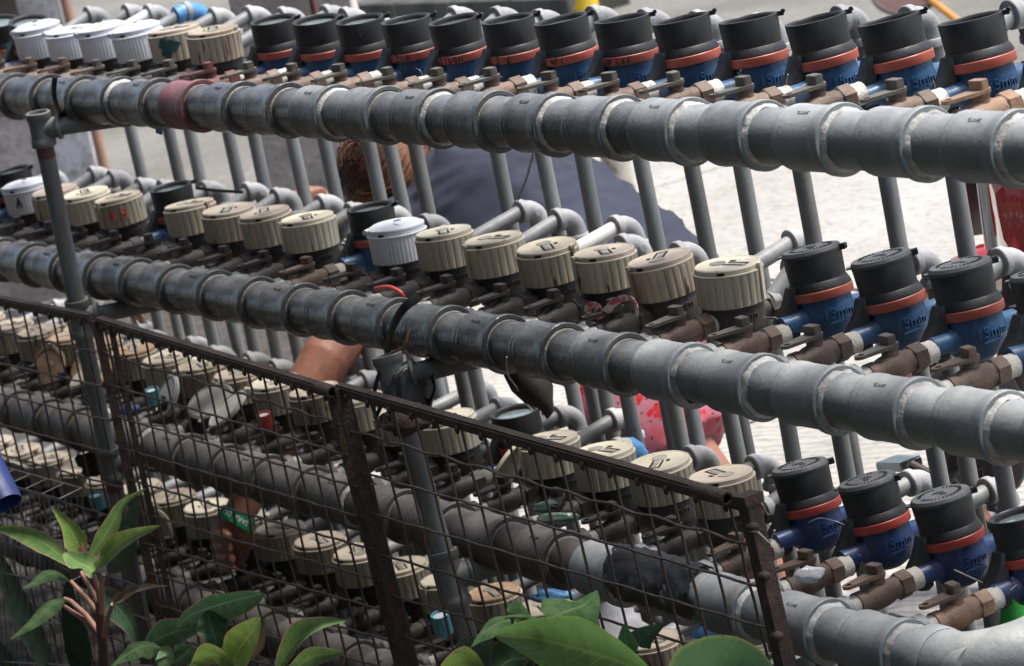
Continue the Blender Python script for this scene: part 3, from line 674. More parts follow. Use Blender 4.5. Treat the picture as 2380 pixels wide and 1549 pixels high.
def build_blue(row, s, kind, label):
    x, z = SX(row, s), HZ[row]; y = .249 if row < 2 else .246
    dz = 0 if row == 0 else .007
    roll = {0: 0}.get(row, 0)
    if row == 0: roll = R_((12.5-s)*.9+random.uniform(-1.2, 1.2))
    else: roll = R_((1.5 if s < 12 else -6)+random.uniform(-1.3, 1.3))
    t = thing('water_meter', label, 'water meter', (x, y, z+dz), (R_(random.uniform(-1.5, 2.5)), roll, R_(random.uniform(-4, 4))), 'water meters on the rack')
    if kind == 'd': pass
    bmat = navy_body if row == 2 else blue_body; rm = ring_red if row == 2 else ring_orange
    body = ob('body', BM['body'], t, mt=bmat); ob('size_mark', BM['size_mark'], body, mt=bmat); ob('flow_arrow', BM['flow_arrow'], body, mt=bmat)
    ob('seal_ring', BM['seal_ring'], t, mt=rm); ob('collar', BM['collar'], t); ob('lock_boss', BM['lock_boss'], t, rot=(0, 0, R_(-13)))
    cap = ob('cap', BM['cap'], t); ob('outlet_nut', BM['outlet_nut'], t)
    ya = random.uniform(-.3, .3)
    if kind == 'o':
        ob('glass', BM['glass'], cap, rot=(0, 0, ya))
        ob('hinge_lug', BM['hinge_lug'], t, rot=(0, 0, R_(52)+ya))
    else:
        lid = ob('lid', BM['lid'], t, rot=(0, 0, ya)); ob('lid_marks', BM['lid_marks'], lid, rot=(0, 0, R_(20)))
        ob('hinge', BM['hinge'], t, rot=(0, 0, R_(48)+ya*.5)); ob('latch', BM['latch'], t, rot=(0, 0, R_(48)+ya*.5))
    ob('lock_hole', BM['lock_hole'], t, rot=(0, 0, R_(-13)))
    if (row, s) in MARK and row == 0 and s != 8:
        part('ink_writing', scribble(MARK[(row, s)], .0105 if s in (10, 11, 9) else .009, .0435, R_(-52), .0293, .0009, .8, s), marker, t)
    if (row, s) == (0, 8): part('ink_writing', scribble('2-5B', .014,   .0387, R_(-55), .066, .0006, .7, 3), mat('grey marker ink', (.04, .04, .045), None, 40, .6), t)
    if s >= 10 or row: wire_tangle(t, (.012, -.04, .0) if s % 2 else (-.002, -.066, .004), s*13+row, n=2)
    return t

def build_capped(row, s, kind, label):
    x, z = SX(row, s), HZ[row]; G = GM if kind == 'b' else WM
    y = .207; dz = 0
    roll = R_(random.uniform(-2, 3)); pit = R_(random.uniform(-2, 2.5))
    t = thing('water_meter', label, 'water meter', (x, y, z+dz), (pit, roll, R_(random.uniform(-3, 3))), 'water meters on the rack'); sxy = random.uniform(1.07, 1.12); t.scale = (sxy, sxy, random.uniform(.98, 1.03))
    rnd = random.random()
    if kind == 'w': cm = lm = white_pl
    else:
        cm = beige if rnd < .5 else (beige_light if rnd < .78 else beige_dirty)
        lm = cm if random.random() < .55 else lid_pink
        if row == 1 and s in (10, 15): cm = lm = beige_light
        if row == 2 and s in (10, 12, 13): cm = lm = beige_light
        if row == 2 and s in (0, 1, 2): lm = lid_rust
        if row == 3 and s == 11: lm = lid_rust
    bm_ = body_brown if (row >= 1 and s >= 14) else dark_body
    body = ob('body', G['body'], t, mt=bm_); ob('size_mark', G['size_mark'], body, mt=bm_)
    yaw = random.uniform(0, 6.28)
    cap = ob('cap', G['cap'], t, mt=cm)
    ob('outlet_nut', G['outlet_nut'], t)
    la = random.choice([-.6, -.3, .2, 2.5, 2.9, .5]) + random.uniform(-.2, .2)
    lid = ob('lid', G['lid'], t, rot=(0, 0, la), mt=lm)
    if kind == 'w':
        if (row, s) == (0, 1): ob('slots', G['slots'], lid)
        else:
            ob('cover', G['cover'], t, rot=(0, 0, R_(190)))
        hg = ob('hinge', G['hinge'], t, rot=(0, 0, R_(218)), mt=cm); ob('pin', G['pin'], hg)
        ob('latch_strip', G['latch_strip'], t, rot=(0, 0, R_(205)), mt=cm)
        ob('notch', G['notch'], lid, rot=(0, 0, R_(-60)-la), mt=slot_m)
    else:
        ob('slots', G['slots'], lid); ob('window', G['window'], lid); ob('counter_window', G['counter_window'], lid)
        ob('notch', G['notch'], lid, rot=(0, 0, R_(-60)-la+random.uniform(-.3, .3)))
        if random.random() < .7 or (row, s) in ((1, 13), (2, 14), (2, 13), (1, 15)):
            sa = {(1, 13): -105, (1, 15): 30, (2, 13): -50, (2, 14): -48, (0, 5): -55, (1, 12): 22, (1, 6): 20, (1, 4): 20}.get((row, s), random.choice([-100, -80, 25, 20, 150]))
            ob('latch_strip', G['latch_strip'], t, rot=(0, 0, R_(sa)), mt=cm)
    op = OPEN.get((row, s))
    if op:
        ha, tilt, fm = op
        e = math.cos(R_(ha)); hgo = ob('hinge', G['hinge'], t, rot=(0, 0, R_(ha)), mt=cm)
        fl = ob('flap', G['flap'], t, (.0475*math.cos(R_(ha)), .0475*math.sin(R_(ha)), .071), None, fm)
        fl.rotation_euler = (Matrix.Rotation(R_(ha), 3, 'Z') @ Matrix.Rotation(R_(tilt), 3, 'Y')).to_euler()
    if (row, s) == (0, 4):
        mb = MB(); n = 26; vs = [(0, 0, 0)]; rb = random.Random(3)
        ctr = R_(-42); pts = []
        for ringk in (.5, 1):
            for i in range(n):
                a = 2*pi*i/n; rr = (.0165+.0035*math.sin(3*a+1)+.002*math.sin(7*a))*ringk
                pts.append((rr*math.cos(a), rr*math.sin(a)*.95))
        P2 = [(0, 0)]+pts; RR = .0441
        mb.add([(RR*math.cos(ctr+u/RR), RR*math.sin(ctr+u/RR), .048+v) for u, v in P2], [(0, 1+i, 1+(i+1) % n) for i in range(n)]+[(1+i, 1+n+i, 1+n+(i+1) % n, 1+(i+1) % n) for i in range(n)])
        part('paint_blot', mb, green_paint, t, 60)
    if (row, s) == (1, 2):
        part('red_scribble', scribble('L A H', .02, .0438, R_(-45), .048, .0014, .55, 5), red_marker, t)
    if (row, s) == (1, -1):
        part('ink_writing', scribble('A', .022, .0428, R_(-45), .048, .0014, .6, 5), marker, t)
    return t
OPEN = {(2, 0): (-70, -115, lid_rust), (2, 4): (-95, -118, white_lid), (2, 5): (-60, -150, white_lid), (2, 1): (-40, -140, lid_rust), (2, 6): (-108, -145, white_lid), (2, 12): (208, -120, beige), (2, 2): (-100, -150, lid_pink), (3, 3): (-70, -95, lid_pink), (3, -2): (-60, -60, white_lid), (3, 0): (150, -70, beige), (3, 8): (160, -30, lid_pink), (3, 5): (40, 14, white_lid), (2, -1): (60, -110, beige_light)}

def build_outlet(row, s, kind, mname):
    x, z = SX(row, s), HZ[row]; y0 = .249+.064 if kind in 'ok' else .207+.047
    pass
    yd = YD[row].get(s, .405+.045*((s*7+row*3) % 3)/2+.02*random.random())
    xe = x+random.uniform(-.006, .006); ze = (.046, .034, .016, .02)[row]+random.uniform(-.004, .005)
    if yd-y0 < .05: y0 = yd-.05
    dk = random.random(); pm = pipe_grey if dk < .6 else pipe_dull
    if (row, s) in ((0, 0), (1, 11), (0, 12), (2, 1), (2, 2)): pm2 = pipe_white
    else: pm2 = pm
    t = thing('outlet_pipe', f'grey elbowed outlet pipe of the {mname}', 'pipe', (x, 0, z), (0, 0, 0), 'outlet pipes dropping behind the rack')
    a = Vector((0, y0+.012, .003)); R0 = .026; bz = ze; by = yd-R0
    mb = MB(); mb.tube([a, (xe-x, by-.004, bz)], .0122, 16); part('run_pipe', mb, pm2, t)
    mb = MB(); mb.lathe([(.0145, 0), (.0165, .001), (.0165, .013), (.0145, .014)], T(0, y0+.012, .003) @ YA, 16); part('union', mb, elbow_grey, t)
    # street elbow: curve from +y to -z
    mb = MB(); dv = (Vector((xe-x, by, bz))-a).normalized()
    pts = [(xe-x, by-.004, bz)]+[(xe-x, by+R0*math.sin(R_(i*11.25)), bz-R0+R0*math.cos(R_(i*11.25))) for i in range(9)]+[(xe-x, yd, bz-R0-.006)]
    mb.tube(pts, .0162, 18)
    mb.lathe([(.0135, -.016), (.0185, -.016), (.0196, -.0148), (.0196, -.006), (.0185, -.0045), (.0162, -.004)], T(xe-x, by+.006, bz) @ YA, 20, True, False)
    mb.lathe([(.0135, 0), (.0185, 0), (.0196, .0012), (.0196, .0095), (.0185, .011), (.0162, .0115)], T(xe-x, yd, bz-R0-.016), 20, True, False)
    if s % 3 == 0: mb.lathe([(.006, 0), (.006, .0008), (.005, .001)], T(xe-x+.0155, yd-.008, bz-.008) @ XA, 14, False)
    em = elbow_grey
    part('elbow', mb, em, t, 40)
    if (row, s) in ((0, 1), (2, 12)):
        mb = MB(); mb.tube([(xe-x, by+R0*math.sin(R_(i*11.25)), bz-R0+R0*math.cos(R_(i*11.25))) for i in range(2 if row == 2 else -1, 9)] if row == 2 else [(xe-x, by-.03+.008*k, bz-.003*(k < 2)) for k in range(4)]+[(xe-x, by+R0*math.sin(R_(i*15)), bz-R0+R0*math.cos(R_(i*15))) for i in range(2, 7)], [.0172+.0012*(k % 2) for k in range(7 if row == 2 else 9)], 16)
        part('blue_tape', mb, blue_tape, t, 60)
    g0 = GZ-z
    lean = random.uniform(-.012, .012)
    mb = MB(); mb.tube([(xe-x, yd, bz-R0-.012), (xe-x+lean*.5, yd+random.uniform(-.008, .008), (bz+g0)/2), (xe-x+lean, yd+random.uniform(-.01, .01), g0-.02)], .0124, 16); dp = part('down_pipe', mb, pm, t)
    DP.append((dp, Vector((xe, yd, z))))
    return t
DP = []
for row in range(4):
    cm = MET[row]
    for s in range(-5, 21):
        x = SX(row, s)
        if s not in cm: continue
        if not (vis((x, .22, HZ[row]+.05), 90) or vis((x, .1, HZ[row]), 40)): continue
        if row == 3 and s > 16: continue
        kind = cm[s]; nm = short_name(row, s, kind)
        extra = {'o': 'with round glass window', 'k': 'with closed grey lid', 'w': '', 'b': ''}[kind]
        if (row, s) in OPEN: lab = nm+' with its flap hanging open'
        else: lab = nm
        build_valve(row, s, nm)
        if kind in 'ok': build_blue(row, s, kind, lab)
        else: build_capped(row, s, kind, lab)
        build_outlet(row, s, kind, nm)

# vertical lettering moulded on one of the down pipes
best = min(DP, key=lambda d: abs(proj((d[1].x, d[1].y, -.62))[0]-1392))
vs, fs = text_verts('CERTIFIED', .021, .0005); dp, pv = best; loc = pv-dp.parent.location
ca = math.atan2(CAM_C.y-pv.y, CAM_C.x-pv.x); out = []
for x, y, z_ in vs:
    a = ca+(y-.007)/.0124; rr = .0125+z_; out.append((loc.x+rr*math.cos(a), loc.y+rr*math.sin(a), -.64-dp.parent.location.z-x))
part('lettering', MB().add(out, fs), mat('faded dark print', (.09, .09, .09), (.12, .12, .12), 60, .6), dp)
# header pipes
def tee_mat(row, s):
    x = SX(row, s)
    if row == 0: return pvc_red if s == 7 else (pvc_dark if x < -1.9 else (pvc_mid if x < -1.05 else pvc_new))
    if row == 1: return pvc_dark if x < -1.35 else (pvc_mid if x < -1.15 else pvc_new)
    if row == 2: return pvc_brown if x < -1.45 else pvc_new
    return pvc_brown
HL = ['topmost long grey header pipe of tees above the posts', 'second header pipe of grey tees crossing the middle of the rack', 'third header pipe of dusty tees behind the wire mesh', 'lowest dusty brown header pipe behind the mesh and plants']
for row in range(4):
    s0 = -5; s1 = [21, 21, 19, 14][row]
    t = thing('header_pipe', HL[row], 'pipe', (SX(row, s0)-.08, 0, HZ[row]), (0, 0, 0), 'header pipes of the rack')
    ox = SX(row, s0)-.08
    # the pipe itself is in lengths, one between each pair of tees
    segs = {}
    for s in range(s0, s1+1):
        x = SX(row, s)-ox; mt = tee_mat(row, s)
        if not vis((SX(row, s), 0, HZ[row]), 220): continue
        rt = random.uniform(-.12, .12)
        if row == 2 and s in (15,): pass
        tee = ob('tee', TEES[(s+row) % 4], t, (x, 0, 0), (rt*.3, random.uniform(-.01, .01), random.uniform(-.008, .008)), mt)
        if mt is pvc_red: tee['label'] = 'red painted tee'
        pm = mt if mt is not pvc_red else pvc_dark
        key = pm.name
        if key not in segs:
            mb = MB(); mb.lathe([(.0338, -.02), (.0338, .17)], XA, 40); segs[key] = mb.mesh('pipe_length', pm)
        ob('pipe_length', segs[key], t, (x, 0, 0))
        new = mt is pvc_new or (mt is pvc_mid and s % 2 == 0)
        fresh = new or (row in (0, 2) and (s*7) % 5 < 1)
        ob('sealant_ring', SEALS[(s*5+row) % 3+(3 if mt is pvc_new else 0)] if fresh else SEAL_OLD, t, (x, 0, 0), (random.uniform(0, 6), 0, 0), sealant if fresh else sealant_old)
        if not new: ob('joint_grime', GRIME, t, (x, 0, 0))
        if new or s % 3 == 0: ob('sealant_line', SEAL_THIN, t, (x, 0, 0), None, sealant if new else sealant_old)
    if row == 2:
        xe = SX(2, 19)+.11-ox; Rb = .085
        mb = MB(); pts = [(xe-.02, 0, 0), (xe, 0, 0)]+[(xe+Rb*math.sin(R_(i*10)), Rb-Rb*math.cos(R_(i*10)), .012*i/9) for i in range(1, 10)]+[(xe+Rb, Rb+.03, .014)]
        mb.tube(pts, [.0405]*3+[.0375]*8+[.0385], 32); mb.lathe([(.034, 0), (.0435, .001), (.0435, .02), (.0415, .024)], T(xe-.022, 0, 0) @ XA, 36, True, False)
        mb.lathe([(.0395, 0), (.0435, .003), (.0435, .02), (.034, .021)], T(xe+Rb, Rb+.02, .014) @ YA, 36)
        part('end_elbow', mb, pvc_new, t, 40)

# ------------------------------------------------------------------ support posts
def post(label, top, bot, tee_zs, arm_dir, r=.0152):
    top = Vector(top); bot = Vector(bot); L = top-bot
    t = thing('support_post', label, 'post', bot, (0, 0, 0), 'grey pipe posts propping the header pipes')
    u = L.normalized(); q = u.to_track_quat('Z', 'Y').to_matrix().to_4x4()
    mb = MB(); mb.tube([(0, 0, 0), L*.5, L*.99], r, 20); part('pole', mb, pipe_dull, t)
    for k, (f, hh, arm) in enumerate(tee_zs):
        c = L*f; M = T(*c) @ q; mb = MB()
        mb.lathe([(r*1.05, -hh), (r*1.36, -hh), (r*1.42, -hh+.002), (r*1.42, -hh+.011), (r*1.3, -hh+.014), (r*1.27, -hh+.018), (r*1.27, hh-.018), (r*1.3, hh-.014), (r*1.42, hh-.011), (r*1.42, hh-.001), (r*1.36, hh), (r*1.12, hh), (r*1.08, hh-.02)], M, 24, False, True)
        tee = part('tee_fitting', mb, pipe_dull, t)
        if arm:
            d = Vector(arm); mb = MB()
            mb.tube([c, c+d*.028, c+d*.03, c+d*.036], [r*1.2, r*1.2, r*1.42, r*1.42], 20); mb.tube([c+d*.034, c+d*.17], r, 16)
            part('bracket_arm', mb, pipe_dull, t)
        mb = MB(); mb.lathe([(r*1.03, 0), (r*1.03, .02)], M @ T(0, 0, -hh-.02), 20); part('primer_band', mb, rust_band if k != 1 else pipe_dull, t)
    return t
tp = at(88, 264, -.075); bt = at(352, 1549, -.075); dd = (tp-bt).normalized(); L = (tp-bt).length
def fr(x, y, Y): return ((at(x, y, Y)-bt).dot(dd))/L
post('left grey pipe post with open tee on top beside the topmost header', tp, bt+(bt-tp)*.12, [(1-.028/L/1.12*1.0, .03, (.55, .8, -.05)), ((fr(172, 735, -.075)*L+.12*L)/(L*1.12), .034, (.5, .85, .0)), ((fr(245, 1075, -.075)*L+.12*L)/(L*1.12), .03, (.3, .9, .0))], None)
tp = at(898, 825, -.07); bt = at(1105, 1549, -.07); dd = (tp-bt).normalized(); L = (tp-bt).length
def fr2(x, y): return ((at(x, y, -.07)-bt).dot(dd))/L
post('middle grey pipe post with open tee on top below the second header', tp, bt+(bt-tp)*.12, [(1-.036/L/1.12, .036, (.5, .8, .05)), ((fr2(1065, 1345)*L+.12*L)/(L*1.12), .042, (.4, .9, .05))], None, .0158)

# ------------------------------------------------------------------ wire mesh fence
FY = -.13
def fence(label, A, B, C0, D0, nv, nh, bars, seed, bend=None):
    """A,B top corners, C0,D0 bottom corners in picture terms, all standing in one upright plane"""
    rnd = random.Random(seed)
    A, B, C0, D0 = (at(x, y, FY) for x, y in (A, B, C0, D0))
    t = thing('wire_fence', label, 'wire fence', A, (0, 0, 0))
    A0 = A.copy()
    f = lambda u, v: (A*(1-u)*(1-v)+B*u*(1-v)+C0*(1-u)*v+D0*u*v)-A0
    # angle iron top bar
    d = (B-A).normalized(); q = d.to_track_quat('X', 'Z').to_matrix().to_4x4(); Ln = (B-A).length
    mb = MB(); nseg = 24
    for k in range(1):
        mb.box((Ln/2, 0, -.005), (Ln, .004, .0115), q); mb.box((Ln/2, .0065, .0022), (Ln, .013, .003), q)
    part('top_bar', mb, iron, t)
    for (u, wd) in bars:
        p, r = f(u, 0), f(u, 1); dv = (r-p); q2 = dv.to_track_quat('Z', 'Y').to_matrix().to_4x4()
        mb = MB(); mb.box((0, 0, dv.length/2), (wd, .006, dv.length), T(*p) @ q2); part('side_bar', mb, iron, t)
    welds = MB()
    for i in range(nv):
        u = (i+.5)/nv; off = rnd.uniform(-.0015, .0015); pts = []
        for k in range(13):
            v = .0+k/12; p = f(u, v)+Vector((off, .003, 0))+Vector((rnd.uniform(-.0008, .0008), rnd.uniform(-.0008, .0008), 0))
            if bend: p += bend(u, v)
            pts.append(p)
        mb = MB(); mb.tube(pts, .0019, 6); part('wire', mb, wire_m, t)
        welds.ball(f(u, 0)+d*.001+Vector((0, -.003, -.011)), .0042, 6, sc=(1, .8, 1.5))
    part('weld_beads', welds, iron, t, 60)['kind'] = 'stuff'
    for j in range(nh):
        v = (j+1)/(nh+.3); pts = []
        wob = rnd.uniform(0, 6); amp = .0022 if j == 0 else .0008
        for k in range(41):
            u = k/40; p = f(u, v)+Vector((0, -.001, amp*math.sin(u*60+wob)))
            if bend: p += bend(u, v)
            pts.append(p)
        mb = MB(); mb.tube(pts, .0021, 6); part('wire', mb, wire_m, t)
    return t
def bend_r(u, v):
    # the pushed-in gap round the hand
    g = math.exp(-((u-.17)/.07)**2-((v-.47)/.14)**2)
    return Vector((-.02*g*math.sin((v-.47)*9), -.012*g, .006*g))
fence('rusty wire mesh panel with angle iron top rail right of the left post', (222, 744), (776, 912), (415, 1640), (1000, 1800), 16, 12, ((0.0, .015), (.07, .009), (.985, .012)), 3, lambda u, v: bend_r(u*.37, v))
fence('rusty wire mesh panel ending at a dark iron post in front of the third header', (780, 900), (1722, 1168), (958, 1600), (1900, 1880), 16, 7, ((.012, .019),), 5)
fence('rusty wire mesh panel left of the left post at the picture edge', (-190, 662), (205, 738), (60, 1560), (400, 1690), 12, 12, (), 9)
# dark end post of the mesh
A = at(1740, 1165, FY); B = at(1838, 1600, FY)
t = thing('iron_post', 'rusty dark iron post with knobs ending the wire mesh at right', 'post', B)
q = (A-B).to_track_quat('Z', 'Y').to_matrix().to_4x4(); Ln = (A-B).length
mb = MB(); mb.box((0, 0, Ln/2-.2), (.0195, .0195, Ln+.4), q); part('shaft', mb, iron, t, 20)
mb = MB(); mb.box((0, 0, Ln+.003), (.027, .026, .012), q); mb.box((-.012, -.004, Ln-.03), (.01, .006, Ln*.0+.07), q); part('cap_plate', mb, iron, t, 20)
for f_ in (.3, .62, .88):
    mb = MB(); mb.ball(Vector((0, 0, 0))+(A-B)*f_+Vector((.008, -.008, 0)), .008, 8, sc=(1.2, 1, .8)); part('weld', mb, iron, t, 60)
mb = MB(); mb.tube([(A-B)*.86+Vector((.005, -.012, 0)), (A-B)*.86+Vector((.03, -.016, .004)), (A-B)*.86+Vector((.04, -.01, -.01)), (A-B)*.86+Vector((.055, -.01, .008))], .0009, 5); part('tie_wire', mb, steel_wire, t)
# pipe stub on the top rails
def stub(label, a, b, r=.0085):
    a = at(*a, FY-.012); b = at(*b, FY-.012); t = thing('rail_sleeve', label, 'sleeve', a)
    q = (b-a).to_track_quat('Z', 'Y').to_matrix().to_4x4(); l = (b-a).length
    mb = MB(); mb.lathe([(r*.7, .004), (r*.7, 0), (r, 0), (r, l), (r*.7, l), (r*.7, l-.004)], q, 14, False, False); part('tube', mb, iron, t)
    mb = MB(); mb.lathe([(r*.68, l*.4), (r*.68, l*.6)], q, 12); part('core', mb, slot_m, t)
stub('short iron sleeve at the end of the left rail near the middle post', (738, 900), (772, 912)); stub('short iron sleeve on the rail end by the dark iron post', (1612, 1135), (1690, 1160))

# ------------------------------------------------------------------ straps, ribbon, plastic scraps
def strap(label, pxs, Y, w=.004, mt=rubber, name='rubber_strap', cat='strap', th=.0012):
    pts = [at(x, y, Y+dy) for x, y, dy in pxs]; o = pts[0].copy(); t = thing(name, label, cat, o)
    sm = []
    for i in range(len(pts)-1):
        for k in range(4):
            f = k/4; a, b = pts[i], pts[i+1]
            p0 = pts[max(i-1, 0)]; p3 = pts[min(i+2, len(pts)-1)]
            sm.append(.5*((2*a)+(b-p0)*f+(2*p0-5*a+4*b-p3)*f*f+(3*a-p0-3*b+p3)*f**3)-o)
    sm.append(pts[-1]-o)
    mb = MB(); mb.tube(sm, [(th, w)]*len(sm), 8, flat=Vector((.3, -.9, .2))); part('band', mb, mt, t, 60); return t
strap('black rubber strap wrapped round the second header above the middle post', [(975, 690, -.0), (940, 715, -.02), (915, 755, -.025), (903, 800, -.02), (900, 835, -.01), (925, 850, .0)], -.03, .007)
strap('long black strap hanging left of the middle post', [(888, 850, 0), (875, 890, -.01), (868, 930, -.015), (872, 965, -.01)], -.085, .004)
strap('second black strap hanging against the middle post', [(905, 905, 0), (890, 935, -.01), (878, 960, -.01), (873, 975, -.005)], -.085, .004)
strap('forked black strap hanging right of the middle post', [(1003, 875, 0), (1010, 905, -.01), (995, 940, -.01), (980, 965, -.01)], -.03, .004)
strap('brown rusty chain scrap hooked over the middle post top', [(950, 765, 0), (942, 800, -.01), (925, 815, -.01), (910, 820, -.01)], -.08, .002, bag_rub, 'rusty_chain', 'chain', .002)
strap('red and white ribbon tied round a valve handle under the beige meters', [(1378, 742, 0), (1366, 722, -.005), (1378, 706, -.008), (1392, 716, 0), (1385, 738, .003), (1410, 722, .0), (1432, 700, .0), (1462, 692, .0), (1478, 706, .0), (1480, 735, .004)], .095, .0055, ribbon_m, 'ribbon', 'ribbon')
strap('black wire seal strap reaching over the second row elbows', [(455, 437, 0), (500, 443, .01), (565, 447, .02)], .33, .003, rubber)
strap('red hose end beside the white capped meter on the second header', [(872, 672, 0), (905, 668, -.005), (930, 680, -.004), (938, 692, 0)], .06, .0035, red_cap, 'red_hose', 'hose', .003)
strap('black bracket scrap tied below the topmost header at the left post', [(128, 180, -.05), (125, 215, -.055), (135, 255, -.05), (160, 285, -.01), (215, 290, .02)], -.0, .007)
strap('thin grey string trailing from the second header down to the open dark meter', [(1178, 830, -.045), (1180, 870, -.04), (1200, 900, 0), (1215, 930, .1), (1240, 955, .18)], .0, .0012, steel_wire, 'string', 'string', .0012)
strap('clear plastic strip hanging under the topmost header in front of the shirt', [(1240, 355, 0), (1232, 385, .0), (1222, 420, .01), (1203, 465, .01)], .02, .0022, clear_bag, 'plastic_strip', 'strip', .0005)
strap('blue plastic strip hanging under the topmost header at left', [(362, 285, 0), (368, 296, 0), (370, 312, 0)], .05, .008, blue_tape, 'plastic_strip', 'strip', .0008)
strap('green wire scrap hanging at the black lidded meters of the third row', [(1880, 1215, -.02), (1905, 1205, -.03), (1940, 1212, -.03), (1962, 1220, -.02)], .2, .0009, steel_wire, 'wire_scrap', 'wire', .0009)
strap('white wire end poking across the last blue meter body of the third row', [(2218, 1325, -.07), (2250, 1340, -.075), (2290, 1357, -.07), (2318, 1360, -.06)], .26, .0012, steel_wire, 'wire_scrap', 'wire', .0012)
def blob_cloth(name, label, cat, px, Y, w, h, mt, seed, dep=.03):
    """crumpled sheet with real thickness"""
    o = at(*px, Y); t = thing(name, label, cat, o); mb = MB(); n = 18
    mb.ball((0, 0, 0), 1, 26)
    vs = []
    for v in mb.v:
        v = Vector(v); k = 1+.35*noise.noise(v*1.7+Vector((seed, 0, 0)))+.2*noise.noise(v*4+Vector((0, seed, 0)))
        q = v*k; p = CAM_R*(q.x*w)+CAM_U*(q.z*h)+Vector((0, q.y*dep, 0)); vs.append(tuple(p))
    mb.v = vs; part('film', mb, mt, t, 60)
    return t
blob_cloth('plastic_wrap', 'torn dark cloth tangled round the middle post and rail', 'cloth', (955, 915), -.06, .022, .045, black_bag, 2, .03)
t = thing('rag', 'dark drooping rag hanging below the second header above the open dark meter', 'rag', at(1235, 880, .05)); mb = MB(); o = at(1235, 880, .05)
mb.tube([at(1205, 850, .05)-o, at(1228, 880, .05)-o, at(1252, 915, .05)-o, at(1268, 940, .05)-o, at(1274, 958, .05)-o, at(1272, 972, .05)-o], [.026, .03, .024, .012, .008, .002], 14); part('cloth', mb, blk_brown, t, 60)
blob_cloth('tangle', 'dark tangle of ties on the mesh rail beside the middle post', 'ties', (945, 975), -.1, .035, .02, iron, 8, .02)
blob_cloth('plastic_bag', 'crumpled white plastic bag on the bottom row between beige meters', 'plastic bag', (1395, 1472), .16, .055, .04, clear_bag, 11, .05)
blob_cloth('plastic_scrap', 'green plastic scrap caught on a valve behind the mesh', 'plastic scrap', (1270, 1178), .08, .016, .008, green_bag, 13, .012)
blob_cloth('plastic_scrap', 'long torn dark green film behind the mesh over the third header', 'plastic scrap', (1300, 1205), .05, .03, .008, green_bag, 14, .008)
blob_cloth('white_scrap', 'white plastic scrap wedged behind the third header near the iron post', 'plastic scrap', (1880, 1335), .07, .018, .009, clear_bag, 21, .012)
blob_cloth('blue_scrap', 'blue plastic scrap under the third header behind the mesh', 'plastic scrap', (1283, 1385), .16, .03, .009, blue_tape, 23, .012)
blob_cloth('blue_scrap', 'bright blue scrap under the third header near the iron post', 'plastic scrap', (1640, 1472), .16, .016, .008, blue_tape, 24, .012)
blob_cloth('blue_rag', 'dark blue rag behind the mesh near the left post', 'rag', (298, 952), .02, .018, .009, blue_cloth, 25, .012)
blob_cloth('dark_sleeve', 'dark lump under the third header left side behind the mesh', 'rag', (222, 1075), .0, .028, .022, blk_brown, 31, .02)
# black wrap on the third header: a sleeve lying on the pipe
t = thing('pipe_wrap', 'crumpled black plastic sheet wrapped over the third header beside the iron post', 'plastic sheet', (-1.2, 0, HZ[2]))
mb = MB(); n1, n2 = 26, 22; vs = []; fs = []
for i in range(n1):
    for j in range(n2):
        u = i/(n1-1); a = R_(30+165*j/(n2-1)); x = -.11+.2*u+.05*(j/(n2-1)-.5)
        r = .0432+.004*noise.noise((x*40, a*2.5, 1))+.0025*noise.noise((x*110, a*6, 4))
        vs.append((x, r*math.cos(a), r*math.sin(a)))
for i in range(n1-1):
    for j in range(n2-1):
        if 0 < i < n1-2 or (j % 5): fs.append((i*n2+j, i*n2+j+1, (i+1)*n2+j+1, (i+1)*n2+j))
mb.add(vs, fs); part('sheet', mb, black_bag, t, 60)
# little coloured caps hung on the wires
def small_cap(name, label, px, Y, mt, r=.012, h=.026):
    o = at(*px, Y); t = thing(name, label, 'cap', o, (.1, .15, 0)); mb = MB()
    mb.lathe([(r*.85, -h), (r, -h), (r*1.05, 0), (r*.9, 0), (r*.85, -.004)], None, 30, True, True, rfun=lambda a, k: 1+.04*math.cos(15*a)); part('shell', mb, mt, t, 30)
    mb = MB(); mb.lathe([(r*.86, -.005), (r*.8, -.0035)], None, 20); part('rim', mb, white_pl, t)
small_cap('bottle_cap', 'aqua plastic cap behind the mesh below the beige meters at left', (352, 905), .03, aqua, .012, .028)
small_cap('bottle_cap', 'red ribbed plastic cap on a valve of the third row', (612, 962), .1, red_cap, .012, .03)
small_cap('bottle_cap', 'aqua plastic cap on a bottom row valve beside the middle post', (1022, 1428), .02, aqua, .014, .034)
small_cap('bottle_cap', 'pale aqua cap behind the mesh near the upright leaf', (222, 1150), .1, aqua, .013, .03)
# green bottle under the third header, right edge
o = at(2365, 1440, .3); t = thing('green_bottle', 'green plastic bottle behind the rack at the right edge', 'bottle', (o.x, o.y, GZ)); hh = o.z-GZ+.04
mb = MB(); mb.lathe([(.03, 0), (.034, .005), (.034, hh*.55), (.031, hh*.6), (.034, hh*.65), (.034, hh*.85), (.014, hh), (.014, hh+.03)], None, 24); part('shell', mb, bottle_m, t, 40)
mb = MB(); mb.lathe([(.0155, hh+.02), (.0155, hh+.035)], None, 20); part('cap', mb, white_pl, t)
# dried twigs behind the left post
t = thing('dry_twigs', 'dry brown twigs behind the left post under the second header', 'twigs', at(300, 725, .2)); mb = MB(); o = at(300, 725, .2)
for k in range(9): mb.tube([at(285+k*3, 705+random.uniform(-4, 4), .2)-o, at(300+k*3, 728, .2)-o, at(312+k*4+random.uniform(-6, 6), 752, .2)-o], .0016, 5)
part('stalks', mb, bag_rub, t)

